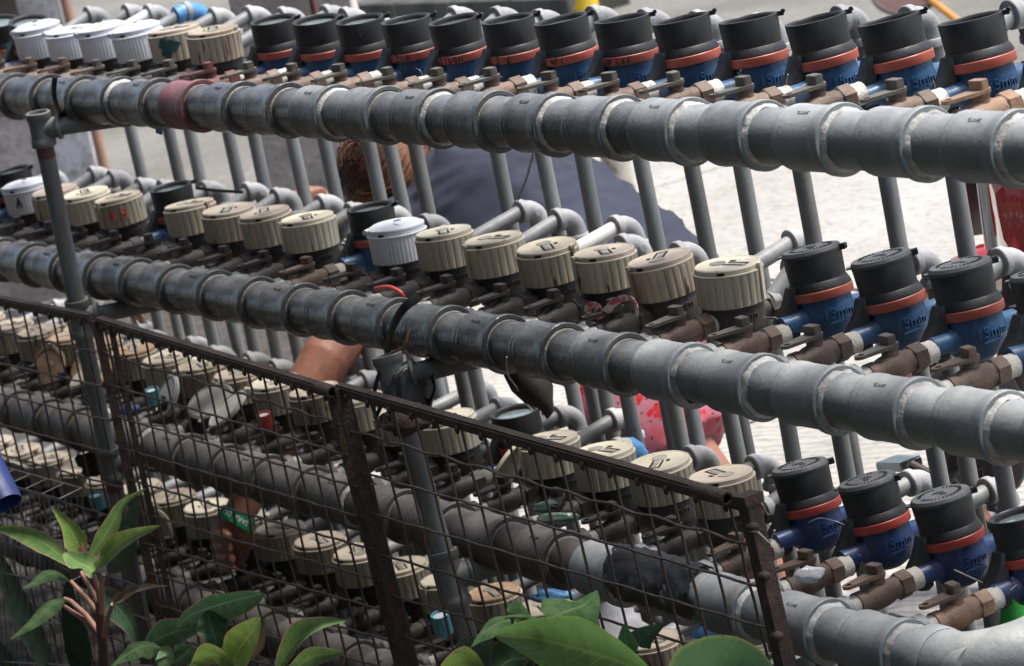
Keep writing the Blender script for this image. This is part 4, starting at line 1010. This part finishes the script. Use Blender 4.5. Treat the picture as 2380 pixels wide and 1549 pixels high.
# ------------------------------------------------------------------ person bent over behind the rack
def remesh(mb, name, mt, parent, vox=.006, smooth=3):
    me = bpy.data.meshes.new('tmp'); me.from_pydata(mb.v, [], mb.f)
    bm = bmesh.new(); bm.from_mesh(me); bmesh.ops.recalc_face_normals(bm, faces=bm.faces); bm.to_mesh(me); bm.free()
    o = bpy.data.objects.new('tmp', me); COL.objects.link(o)
    r = o.modifiers.new('r', 'REMESH'); r.mode = 'VOXEL'; r.voxel_size = vox
    s = o.modifiers.new('s', 'SMOOTH'); s.iterations = smooth; s.factor = .6
    bpy.context.view_layer.update()
    m2 = bpy.data.meshes.new_from_object(o.evaluated_get(bpy.context.evaluated_depsgraph_get())); bpy.data.objects.remove(o); bpy.data.meshes.remove(me)
    m2.name = name; m2.materials.clear(); m2.materials.append(mt); m2.polygons.foreach_set('use_smooth', [True]*len(m2.polygons)); m2.update()
    return ob(name, m2, parent)
PO = Vector((-2.15, .85, GZ))
per = thing('person', 'person with copper hair in a navy shirt bending behind the rack, arm through the pipes', 'person', PO)
def L_(p): return Vector(p)-PO
hip = at(1440, 690, .84); chest = at(1090, 500, .76); neck = at(950, 445, .7); head = at(892, 396, .68)
shR = at(950, 560, .62); elb = at(755, 838, .34); wri = at(546, 1212, .09); hand = at(530, 1262, .08)
shL = chest+Vector((-.1, .1, -.04)); elL = Vector((-3.12, .78, -.6)); haL = at(752, 472, .6)
knR = at(1610, 1085, .78); anR = knR+Vector((.16, .04, 0)); anR.z = GZ+.07; knL = at(1500, 1060, 1.0); anL = knL+Vector((.16, .04, 0)); anL.z = GZ+.07
mb = MB()
mb.tube([L_(hip+Vector((.06, 0, 0))), L_(hip), L_((hip+chest)/2), L_(chest), L_(neck)], [.09, (.13, .15), (.11, .135), (.12, .16), .06], 20)
mb.tube([L_(neck), L_((neck+head)/2), L_(head)], [.055, .05, .06], 14)
mb.ball(L_(head), .082, 18, sc=(1.05, .85, 1.0)); mb.ball(L_(head+Vector((-.03, -.02, -.065))), .055, 14); mb.ball(L_(head+Vector((-.1, -.03, -.06))), .014, 8)
mb.tube([L_(shR), L_((shR+elb)/2), L_(elb), L_(elb*.6+wri*.4), L_(wri)], [.055, .05, .047, .043, .027], 16)
mb.tube([L_(shL), L_(elL), L_(haL)], [.055, .043, .026], 14)
for (kn, an, hx) in ((knR, anR, -.1), (knL, anL, .1)):
    h2 = hip+Vector((.02, hx, -.04)); mb.tube([L_(h2), L_((h2+kn)/2), L_(kn), L_(kn*.55+an*.45), L_(an)], [.095, .08, .058, .055, .036], 16)
    mb.tube([L_(an+Vector((.05, 0, -.03))), L_(an+Vector((-.06, 0, -.03))), L_(an+Vector((-.16, 0, -.04)))], [.032, .036, .022], 12)
# right hand: a loose fist seen from the thumb side, fingers stacked one below the other
hd = (hand-wri).normalized()
H = lambda x, y, Y: L_(at(x, y, Y))
mb.tube([H(546, 1205, .09), H(553, 1226, .092), H(552, 1255, .095), H(545, 1290, .095), H(535, 1318, .095)], [(.02, .025), (.021, .03), (.02, .03), (.018, .026), (.012, .018)], 14, flat=CAM_F.copy())
for k in range(4):
    y = 1246+25*k; x = 497+5*k
    mb.tube([H(x+34, y-14, .1), H(x+8, y-8, .088), H(x-4, y, .074), H(x+10, y+3, .061), H(x+32, y+1, .06), H(x+42-3*k, y+0, .068)], [.011, .0102, .0096, .0092, .0086, .0065], 10)
mb.tube([H(540, 1206, .078), H(512, 1216, .07), H(503, 1234, .062), H(520, 1243, .055), H(532, 1246, .056)], [.015, .0135, .0115, .0095, .0065], 10)
# other hand resting on a pipe: fingers
hd2 = (haL-elL).normalized()
for k in range(4):
    b0 = haL+Vector((-.01, -.012+.018*k-.02, .0)); mb.tube([L_(b0-hd2*.03), L_(b0+hd2*.03), L_(b0+hd2*.055+Vector((-.008, -.01, -.012)))], [.011, .0095, .008], 8)
body = remesh(mb, 'body', skin_m, per, .0042, 3)
# shirt
mb = MB(); up = Vector((0, 0, 1))
pts = [hip+Vector((.12, 0, -.05)), hip+Vector((.04, 0, -.01)), hip*.7+chest*.3+Vector((0, 0, .03)), hip*.35+chest*.65+Vector((0, 0, .045)), chest+Vector((0, 0, .03)), neck+Vector((.04, 0, .0))]
mb.tube([L_(p) for p in pts], [(.13, .17), (.145, .185), (.145, .175), (.155, .185), (.15, .19), (.085, .11)], 26)
for (a, b2, s) in ((shR, elb, 1), (shL, elL, 1)): mb.tube([L_(chest*.6+a*.4), L_(a), L_(a*.5+b2*.5)], [.1, .082, .072], 16)
sh = remesh(mb, 'shirt', shirt_m, per, .012, 5)
for v in sh.data.vertices:
    c = v.co; w = .02*(1-abs(noise.noise((c.x*5+c.z*11, c.y*3, c.z*7))))**4+.01*(1-abs(noise.noise((c.x*9-c.z*16+3, c.y*5, c.z*6))))**5-.01; v.co = c+v.normal*w
# floral shorts
mb = MB()
for (kn, hx) in ((knR, -.1), (knL, .1)):
    h2 = hip+Vector((.06, hx, -.12)); mb.tube([L_(h2), L_(h2*.5+kn*.5), L_(h2*.08+kn*.92)], [.105, .11, .105], 20)
mb.tube([L_(hip+Vector((.06, -.1, -.1))), L_(hip+Vector((.06, .1, -.1)))], .11, 18)
fs_ = remesh(mb, 'floral_shorts', floral, per, .009, 4)
for v in fs_.data.vertices:
    c = v.co; v.co = c+v.normal*(.018*(1-abs(noise.noise((c.x*12, c.y*9, c.z*3))))**3-.008)
# hair: cap plus strands
mb = MB(); rnd = random.Random(4)
mb.ball(L_(head+Vector((.02, 0, .018))), .086, 20, sc=(1.25, .9, .85)); part('hair_cap', mb, mat('reddish brown hair mass', (.16, .06, .025), (.06, .024, .012), 30, .5, .6, .6, 90, stretch=(1, .4, 1)), per, 60)
for nm_, mt_, cnt, sd_ in (('dark_hair', hair_d, 420, 1), ('copper_hair', hair_l, 900, 2)):
    mb = MB(); rnd = random.Random(sd_)
    for k in range(cnt):
        a = rnd.uniform(0, 2*pi); e = rnd.uniform(.1, 1.3)
        d = Vector((math.cos(a)*math.cos(e), math.sin(a)*math.cos(e)*.9, math.sin(e)))
        if sd_ == 2 and d.x < -.3: d.x *= -1
        p = head+Vector((.02, 0, .018))+Vector((d.x*.11, d.y*.08, d.z*.076)); pts = [p]
        fl = Vector((-.55 if sd_ == 1 else .3, -.45, -.6))
        for i in range(7):
            nn = (pts[-1]-head-Vector((.02, 0, .018))).normalized(); tt = (fl-nn*fl.dot(nn)).normalized()
            fl = (fl+Vector((rnd.uniform(-.16, .16), rnd.uniform(-.16, .16), rnd.uniform(-.16, .16)))).normalized()
            nx = pts[-1]+tt*.0165+nn*.0012
            pts.append(nx)
        mb.tube([L_(p) for p in pts], [.0007, .0009, .001, .001, .0009, .0008, .0006, .0003], 4)
    part(nm_, mb, mt_, per, 60)
# wristband with print
wq = hd.to_track_quat('Z', 'Y').to_matrix().to_4x4()
wa = (wri-elb).normalized(); wq = (-wa).to_track_quat('Z', 'Y').to_matrix().to_4x4(); wc = wri-wa*.002
wc = wri-wa*.002
mb = MB(); mb.lathe([(.031, -.012), (.0338, -.012), (.0338, .012), (.031, .012)], T(*L_(wc)) @ wq, 32, False, False); wb = part('wristband', mb, band_green, per)
inv = wq.inverted(); cdir = inv @ (CAM_C-wc); ca = math.atan2(cdir.y, cdir.x)
part('print', wrap_text('SARA DU', .0135, .0337, ca-.1, .0045, .0004, flip=True, M= T(*L_(wc)) @ wq), white_ink, wb)

# ------------------------------------------------------------------ motorcycle behind the rack at the right
MY = 1.15
mo = thing('motorcycle', 'red motorcycle parked behind the rack at the right edge', 'motorcycle', (-1.5, MY, GZ))
mo_o = Vector((-1.5, MY, GZ))
def K(x, y, Y): return at(x, y, Y)-mo_o
wc = Vector((-1.78-(-1.5), 0, .30))
mb = MB(); wh = thing
n = 40; pr = []
for i in range(n+1): pass
MX = T(*wc) @ Matrix.Rotation(pi/2, 4, 'X')
mb.lathe([(.245, -.03), (.285, -.028), (.305, -.012), (.305, .012), (.285, .028), (.245, .03), (.238, 0)], MX, 44, False, False); wheel = part('tyre', mb, rubber, mo, 50)
mb = MB(); mb.lathe([(.222, -.02), (.242, -.022), (.242, .022), (.222, .02), (.216, 0)], MX, 40, False, False); mb.lathe([(.03, -.04), (.035, 0), (.03, .04)], MX, 16)
for k in range(18):
    a = 2*pi*k/18; mb.tube([MX @ Vector((.03*math.cos(a+.5), .03*math.sin(a+.5), .02*(-1)**k)), MX @ Vector((.22*math.cos(a), .22*math.sin(a), 0))], .0016, 5)
part('rim', mb, chrome, mo, 40)
mb = MB(); pts = []
for k in range(19):
    a = R_(20+8.6*k); c = wc+Vector((.345*math.cos(a), 0, .345*math.sin(a))); pts.append(c)
vs = []; fs = []
for k, c in enumerate(pts):
    rad = (c-wc).normalized()
    for j in range(7):
        b = R_(-75+25*j); vs.append(c+Vector((0, .055*math.sin(b), 0))-rad*.03*(1-math.cos(b)))
    for j in range(7):
        b = R_(75-25*j); vs.append(c+Vector((0, .052*math.sin(b), 0))-rad*(.03*(1-math.cos(b))+.004))
for k in range(len(pts)-1):
    for j in range(14): fs.append((k*14+j, k*14+(j+1) % 14, (k+1)*14+(j+1) % 14, (k+1)*14+j))
fs += [tuple(range(14)), tuple((len(pts)-1)*14+j for j in range(14))]
mb.add(vs, fs); part('fender', mb, red_bike, mo, 40)
for dy in (-.075, .075):
    mb = MB(); mb.tube([wc+Vector((0, dy, 0)), wc+Vector((.09, dy, .34))], .024, 16); part('fork_slider', mb, bike_dark, mo)
    ft = K(2290, 395, MY+dy); fb = K(2312, 575, MY+dy)
    mb = MB(); mb.tube([fb, ft, ft+(ft-fb)*.5], .0165, 20); part('fork_tube', mb, chrome, mo)
def shell(pxs, Y, th, mt, name):
    pts = [K(x, y, Y) for x, y in pxs]; n = len(pts); c = sum(pts, Vector())/n
    mb = MB(); vs = []
    for (k, off) in ((.55, -.05), (.92, -.03), (1, 0), (.95, .05)):
        for p in pts: vs.append(c+(p-c)*k+Vector((0, off, 0)))
    fs = [tuple(range(n)), tuple(range(3*n, 4*n))]+[(q*n+i, q*n+(i+1) % n, (q+1)*n+(i+1) % n, (q+1)*n+i) for q in range(3) for i in range(n)]
    mb.add(vs, fs); part(name, mb, mt, mo, 25)
shell([(2318, 380), (2333, 470), (2355, 570), (2400, 640), (2470, 680), (2600, 600), (2560, 330), (2400, 300)], MY-.12, .05, red_bike, 'fairing')
shell([(2325, 560), (2345, 640), (2420, 700), (2440, 760), (2390, 745), (2330, 680), (2315, 610)], MY-.05, .05, bike_dark, 'leg_shield')
shell([(2262, 380), (2300, 375), (2302, 470), (2290, 545), (2266, 540)], MY+.1, .04, bike_dark, 'mud_flap')
for nm_, a, b, r in (('frame_tube', (2215, 1095), (2262, 905), .016), ('frame_tube', (2190, 1120), (2238, 880), .011), ('stand_bar', (2290, 880), (2322, 1180), .02), ('crash_bar', (2205, 1078), (2300, 1072), .013)):
    mb = MB(); mb.tube([K(*a, MY-.3), K(*b, MY-.3)], r, 14); part(nm_, mb, bike_dark, mo)
mb = MB(); A = K(2275, 985, MY-.2); mb.ball(A, .1, 16, sc=(1.1, .6, 1.3)); part('engine', mb, bike_dark, mo, 30)
A = K(2062, 1078, MY-.34); B = K(2118, 1080, MY-.34); q = (B-A).to_track_quat('X', 'Z').to_matrix().to_4x4(); l = (B-A).length
mb = MB(); mb.box((l/2, 0, 0), (l, .045, .012), T(*A) @ q)
for k in range(9): mb.box((l*(k+.5)/9, 0, .0075), (l/18, .044, .003), T(*A) @ q)
part('foot_pedal', mb, chrome, mo, 20)
mb = MB(); mb.tube([B, B+Vector((.06, .02, -.03)), K(2230, 1080, MY-.3)], .008, 10); part('pedal_arm', mb, bike_dark, mo)
# racket leaning on the motorcycle
hB = atZ(2330, 132, GZ); RY = hB.y; hA = at(2158, -4, RY); hdir = (hB-hA).normalized(); cc = at(2106, -28, RY)
t = thing('racket', 'round dark red mesh racket with orange handle standing in the lane, top right', 'racket', hB)
mb = MB(); mb.tube([hA-hB, hB-hB], .014, 12); part('handle', mb, mat('orange lacquer', (.62, .27, .05), (.55, .22, .04), 20, .3, .4), t)
mb = MB(); mb.tube([cc-hB+(hA-cc)*.9, hA-hB+hdir*.012], .015, 12); part('throat', mb, mat('purple tape', (.16, .05, .3), None, 20, .4), t)
nrm_ = (CAM_U*.2-CAM_F*.95+CAM_R*.05); nrm_ = (nrm_-hdir*nrm_.dot(hdir)).normalized(); sd_ = hdir.cross(nrm_)
mb = MB(); mb.tube([cc-hB+hdir*(.135*math.cos(a))+sd_*(.125*math.sin(a)) for a in [2*pi*k/40 for k in range(41)]], .008, 8, caps=False); part('hoop', mb, bike_dark, t, 60)
mb = MB(); 
mk = mat('dark red mesh strings', (.14, .035, .035), (.1, .03, .03), 20, .5)
for k in range(-15, 16):
    a = k/16; l = math.sqrt(1-a*a); mb.tube([cc-hB+hdir*(.135*a)+sd_*(.125*l*s) for s in (-1, 1)], .0024, 4); mb.tube([cc-hB+sd_*(.125*a)+hdir*(.135*l*s) for s in (-1, 1)], .0024, 4)
part('strings', mb, mk, t)['kind'] = 'stuff'

# ------------------------------------------------------------------ cage and cloth at the lower left
t = thing('wire_cage', 'grey wire cage in the lower left corner behind the plants', 'cage', at(60, 1500, -.3)); o = at(60, 1500, -.3)
c = [(-160, 1075), (138, 1160), (178, 1640), (-120, 1640)]
pl = [at(x, y, -.3)-o for x, y in c]; bk = [p+Vector((-.02, .05, .0)) for p in pl]
def quad_wires(A, B, C, D, na, nb, r=.0009):
    for i in range(na+1):
        u = i/na; mb = MB(); mb.tube([A.lerp(B, u), D.lerp(C, u)], r, 5); part('bar', mb, cage_m, t)
    for j in range(nb+1):
        v = j/nb; mb = MB(); mb.tube([A.lerp(D, v), B.lerp(C, v)], r*1.4, 5); part('cross_bar', mb, cage_m, t)
quad_wires(pl[0], pl[1], pl[2], pl[3], 27, 5); quad_wires(bk[0], bk[1], pl[1], pl[0], 8, 1); quad_wires(pl[1], bk[1], bk[2], pl[2], 4, 5)
o = at(5, 1150, -.42); t = thing('blue_sleeve', 'blue plastic sleeve with a dark mouth hanging at the left edge', 'sleeve', o)
ax = (at(30, 1190, -.42)-at(-40, 1060, -.42)).normalized(); q = ax.to_track_quat('Z', 'Y').to_matrix().to_4x4()
mb = MB(); mb.lathe([(.028, -.08), (.026, -.02), (.0255, .018), (.0245, .018), (.024, -.02), (.026, -.079)], q, 28, False, False, rfun=lambda a, k: 1+.05*math.sin(3*a+k)); part('tube', mb, blue_cloth, t, 60)
mb = MB(); mb.lathe([(.0235, -.01), (.0235, -.009)], q, 20); part('lining', mb, slot_m, t)

# ------------------------------------------------------------------ plants
def leaf(parent, pxs, w, mt, Y, cup=.25, twist=0., tip=1.0, name='leaf', base=.25, roll=0., ruffle=.0, seed=0):
    """pxs: centre line in picture terms with depth offsets; w: full width in metres"""
    ctrl = [at(x, y, Y+(d[0] if d else 0)) for x, y, *d in pxs]
    o = parent.location; n = 16; pts = []
    for i in range(n+1):
        f = i/n*(len(ctrl)-1); k = min(int(f), len(ctrl)-2); f -= k
        a, b = ctrl[k], ctrl[k+1]; p0 = ctrl[max(k-1, 0)]; p3 = ctrl[min(k+2, len(ctrl)-1)]
        pts.append(.5*((2*a)+(b-p0)*f+(2*p0-5*a+4*b-p3)*f*f+(3*a-p0-3*b+p3)*f**3)-o)
    vs = []; uvs = []; m_ = 8
    for i, p in enumerate(pts):
        t_ = (pts[min(i+1, n)]-pts[max(i-1, 0)]).normalized(); s = i/n
        view = -CAM_F; sd = t_.cross(view).normalized(); nm = sd.cross(t_).normalized()
        a = roll+twist*s; sd2 = sd*math.cos(a)+nm*math.sin(a); nm2 = nm*math.cos(a)-sd*math.sin(a)
        prof = (math.sin(pi*min(1, (s*(1-base)+base*.55))**.9) if s < .999 else .02)
        prof = max(.02, (s/.35)**.7 if s < .35 else 1-((s-.35)/.65)**(1.25*tip)) if True else prof
        hw = w/2*min(1, prof)*(.82 if parent.name.startswith('foliage') else 1)
        for j in range(m_+1):
            u = j/m_*2-1
            vs.append(p+sd2*(hw*u)-nm2*(hw*cup*(1-u*u)*-1 if False else -hw*cup*u*u)+nm2*(ruffle*hw*math.sin(s*22+u*2+seed)*abs(u)))
            uvs.append((j/m_, s))
    fs = [(i*(m_+1)+j, i*(m_+1)+j+1, (i+1)*(m_+1)+j+1, (i+1)*(m_+1)+j) for i in range(n) for j in range(m_)]
    me = bpy.data.meshes.new(name); me.from_pydata([tuple(v) for v in vs], [], fs); me.materials.append(mt)
    ul = me.uv_layers.new(name='UVMap')
    for l in me.loops: ul.data[l.index].uv = uvs[l.vertex_index]
    me.polygons.foreach_set('use_smooth', [True]*len(me.polygons)); me.update()
    return ob(name, me, parent)
def stalk(parent, pxs, Y, r, mt, name='stem'):
    pts = [at(x, y, Y+(d[0] if d else 0))-parent.location for x, y, *d in pxs]; mb = MB()
    mb.tube(pts, [r*(1-.35*i/(len(pts)-1)) for i in range(len(pts))], 10); part(name, mb, mt, parent, 60)
def pot(parent, p, r, h):
    c = Vector(p)-parent.location; z0 = GZ+.004-parent.location.z; top = c.z
    mb = MB(); mb.lathe([(r*.75, z0), (r, top-.03), (r*1.08, top-.03), (r*1.08, top), (r*.95, top), (r*.93, top-.02)], T(c.x, c.y, 0), 28, True, False); part('pot', mb, pot_m, parent)
    mb = MB(); mb.lathe([(r*.94, top-.022), (r*.5, top-.012), (.001, top-.01)], T(c.x, c.y, 0), 20); part('soil', mb, soil_m, parent, 60)
PY = -.42
b0 = at(248, 1590, PY)
t = thing('foliage_plant', 'pink stemmed foliage plant with bright pink edged leaves at lower left', 'plant', b0)
stalk(t, [(245, 1600), (240, 1500), (232, 1440), (232, 1400)], PY, .0095, mat('brown stem base', (.11, .06, .05), None, 40, .6), 'main_stem')
for pts in ([(232, 1425), (222, 1390), (200, 1350), (188, 1330)], [(236, 1425), (228, 1370), (216, 1330), (208, 1318)], [(238, 1425), (236, 1360), (240, 1335)], [(232, 1430), (200, 1390), (165, 1352)], [(230, 1470), (200, 1430), (165, 1398), (150, 1392)], [(235, 1490), (195, 1440), (150, 1410)], [(242, 1480), (252, 1430), (262, 1405)]): stalk(t, pts, PY, .0048, stem_pink, 'petiole')
leaf(t, [(170, 1325), (120, 1275), (60, 1245, -.01), (-15, 1215, -.02)], .046, leaf_dark, PY, .3, .2, 1.2, roll=.5)
leaf(t, [(168, 1318), (110, 1268), (40, 1238, -.01), (-15, 1228, -.02)], .04, leaf_bright, PY-.01, .3, .2, 1.2, roll=-.2)
leaf(t, [(195, 1305), (180, 1262), (158, 1222), (121, 1180)], .05, leaf_lime, PY, .25, 0, 1.0, roll=.3)
leaf(t, [(203, 1300), (235, 1258), (262, 1215), (285, 1172), (340, 1135)], .036, leaf_bright, PY+.02, .5, .9, 1.0, roll=-.6)
leaf(t, [(232, 1320), (262, 1275), (310, 1245), (374, 1222)], .04, leaf_lime, PY, .35, -.3, 1.1, roll=.5)
leaf(t, [(150, 1285), (175, 1305), (205, 1318), (222, 1330), (240, 1292)], .045, leaf_bright, PY-.03, .5, .3, 1.6, roll=.6)
leaf(t, [(198, 1302), (192, 1280), (193, 1260)], .014, mat_leaf('pink young leaf', (.5, .22, .2), (.4, .2, .16), (.5, .3, .25), (.5, .2, .2)), PY, .6)
leaf(t, [(163, 1352), (135, 1335), (105, 1337), (72, 1360), (50, 1368)], .03, leaf_pale, PY, .4, .3, 1.0, roll=.5)
leaf(t, [(152, 1393), (120, 1408), (75, 1450), (22, 1488)], .036, leaf_pale, PY, .35, .2, 1.0, roll=.4)
leaf(t, [(222, 1368), (262, 1400), (300, 1450), (322, 1508)], .055, leaf_dark, PY+.04, .25, 0, 1.0, roll=-.2)
leaf(t, [(262, 1405), (290, 1390), (330, 1372), (392, 1362)], .032, leaf_brown, PY, .6, .8, 1.0, roll=.7, ruffle=.3)
pot(t, at(248, 1600, PY), .09, .2)
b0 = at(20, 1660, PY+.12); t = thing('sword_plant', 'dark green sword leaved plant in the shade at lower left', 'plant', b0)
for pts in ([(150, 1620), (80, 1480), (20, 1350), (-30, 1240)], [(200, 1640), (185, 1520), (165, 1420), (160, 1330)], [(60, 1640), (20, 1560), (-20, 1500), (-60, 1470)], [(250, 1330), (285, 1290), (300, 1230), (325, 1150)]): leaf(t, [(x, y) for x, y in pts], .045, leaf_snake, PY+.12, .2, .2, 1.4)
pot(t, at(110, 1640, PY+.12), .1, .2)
b0 = at(560, 1620, PY-.02); t = thing('leafy_plant', 'leafy plant with curled arrow leaves at the lower edge left of centre', 'plant', b0)
stalk(t, [(530, 1640), (520, 1560), (500, 1460), (490, 1430)], PY, .004, stem_green); stalk(t, [(560, 1640), (555, 1590), (545, 1540)], PY, .005, stem_green); stalk(t, [(640, 1640), (640, 1600), (642, 1555)], PY, .005, stem_green); stalk(t, [(350, 1640), (360, 1560), (375, 1515)], PY, .004, stem_green)
leaf(t, [(614, 1380), (560, 1392), (490, 1412), (440, 1432), (410, 1462)], .05, leaf_dark, PY, .35, .2, 1.0, roll=.4, ruffle=.1)
leaf(t, [(482, 1418), (488, 1450), (500, 1485), (502, 1522)], .05, leaf_dark, PY-.02, .4, .2, 1.0, roll=.3, ruffle=.15)
leaf(t, [(532, 1555), (555, 1510), (585, 1470), (606, 1435)], .052, leaf_lime, PY-.03, .25, .1, 1.4, roll=.3)
leaf(t, [(545, 1545), (510, 1525), (480, 1525), (440, 1560)], .05, leaf_lime, PY-.05, .3, .2, 1.3, roll=.5)
leaf(t, [(378, 1508), (340, 1500), (300, 1518), (258, 1550)], .04, leaf_pale, PY-.02, .5, .4, 1.2, roll=.5, ruffle=.12)
leaf(t, [(372, 1512), (385, 1530), (370, 1560)], .03, leaf_pale, PY-.04, .4)
leaf(t, [(642, 1560), (690, 1490), (740, 1458), (806, 1444)], .042, leaf_bright, PY, .45, .4, 1.0, roll=.6)
leaf(t, [(660, 1575), (720, 1530), (770, 1520), (800, 1518)], .028, leaf_bright, PY, .3, .2)
leaf(t, [(340, 1500), (390, 1475), (440, 1462), (500, 1470)], .05, leaf_dark, PY+.05, .3, .2)
leaf(t, [(445, 1500), (430, 1520), (400, 1545)], .04, leaf_dark, PY+.04, .3)
leaf(t, [(590, 1530), (605, 1500), (612, 1470), (618, 1430)], .012, leaf_brown, PY, .5)
pot(t, at(540, 1640, PY), .09, .2)
b0 = at(1350, 1640, PY); t = thing('broadleaf_plant', 'plant with a broad glossy leaf and pale arrow leaves at bottom centre', 'plant', b0)
for pts in ([(1560, 1640), (1540, 1590), (1515, 1560)], [(1260, 1640), (1275, 1540), (1280, 1440)], [(1220, 1640), (1215, 1560), (1270, 1470)], [(1090, 1640), (1080, 1580), (1075, 1550)], [(1455, 1640), (1452, 1560), (1450, 1500)]): stalk(t, pts, PY, .0045, stem_green)
leaf(t, [(1525, 1575), (1430, 1535), (1330, 1505), (1230, 1482), (1148, 1478)], .088, leaf_big, PY-.04, .35, -.3, 1.0, roll=.35)
leaf(t, [(1276, 1436), (1320, 1420), (1360, 1405), (1388, 1372)], .068, leaf_pale, PY, .3, .2, .9, roll=-.5, ruffle=.05)
leaf(t, [(1300, 1440), (1345, 1445), (1375, 1462), (1386, 1490)], .04, leaf_dark, PY+.005, .3, .1, .9, roll=.4)
leaf(t, [(1272, 1455), (1225, 1440), (1160, 1448), (1118, 1478), (1094, 1505)], .044, leaf_pale, PY, .5, .3, .9, roll=.6, ruffle=.08)
leaf(t, [(1235, 1440), (1200, 1425), (1178, 1422)], .03, leaf_pale, PY, .4, .1)
leaf(t, [(1210, 1462), (1203, 1448), (1200, 1436)], .012, leaf_bright, PY-.02, .4)
leaf(t, [(1242, 1470), (1234, 1455), (1232, 1444)], .011, leaf_bright, PY-.02, .4)
leaf(t, [(1130, 1562), (1080, 1548), (1020, 1562)], .05, leaf_lime, PY-.04, .4)
leaf(t, [(1152, 1560), (1185, 1535), (1225, 1530), (1255, 1515)], .055, leaf_dark, PY, .3, .2)
leaf(t, [(1060, 1540), (1100, 1520), (1150, 1515), (1190, 1530)], .05, leaf_snake, PY+.05, .3)
leaf(t, [(1462, 1530), (1455, 1490), (1450, 1450)], .026, leaf_dark, PY, .4)
leaf(t, [(1480, 1500), (1500, 1475), (1545, 1450)], .03, leaf_snake, PY+.03, .4)
pot(t, at(1340, 1660, PY), .1, .2)
b0 = at(1690, 1680, PY-.06); t = thing('round_leaf_plant', 'plant with one large round green leaf at the bottom right of centre', 'plant', b0)
stalk(t, [(1700, 1720), (1695, 1650), (1688, 1570)], PY-.06, .005, stem_green)
leaf(t, [(1570, 1640), (1625, 1592), (1690, 1572), (1750, 1590), (1806, 1640)], .085, leaf_round, PY-.06, .5, 0, 2.2, roll=.15)
pot(t, at(1690, 1700, PY-.06), .09, .2)
print('tris ~', sum(len(o.data.polygons) for o in bpy.data.objects if o.type == 'MESH')*2, 'objects', len(bpy.data.objects))
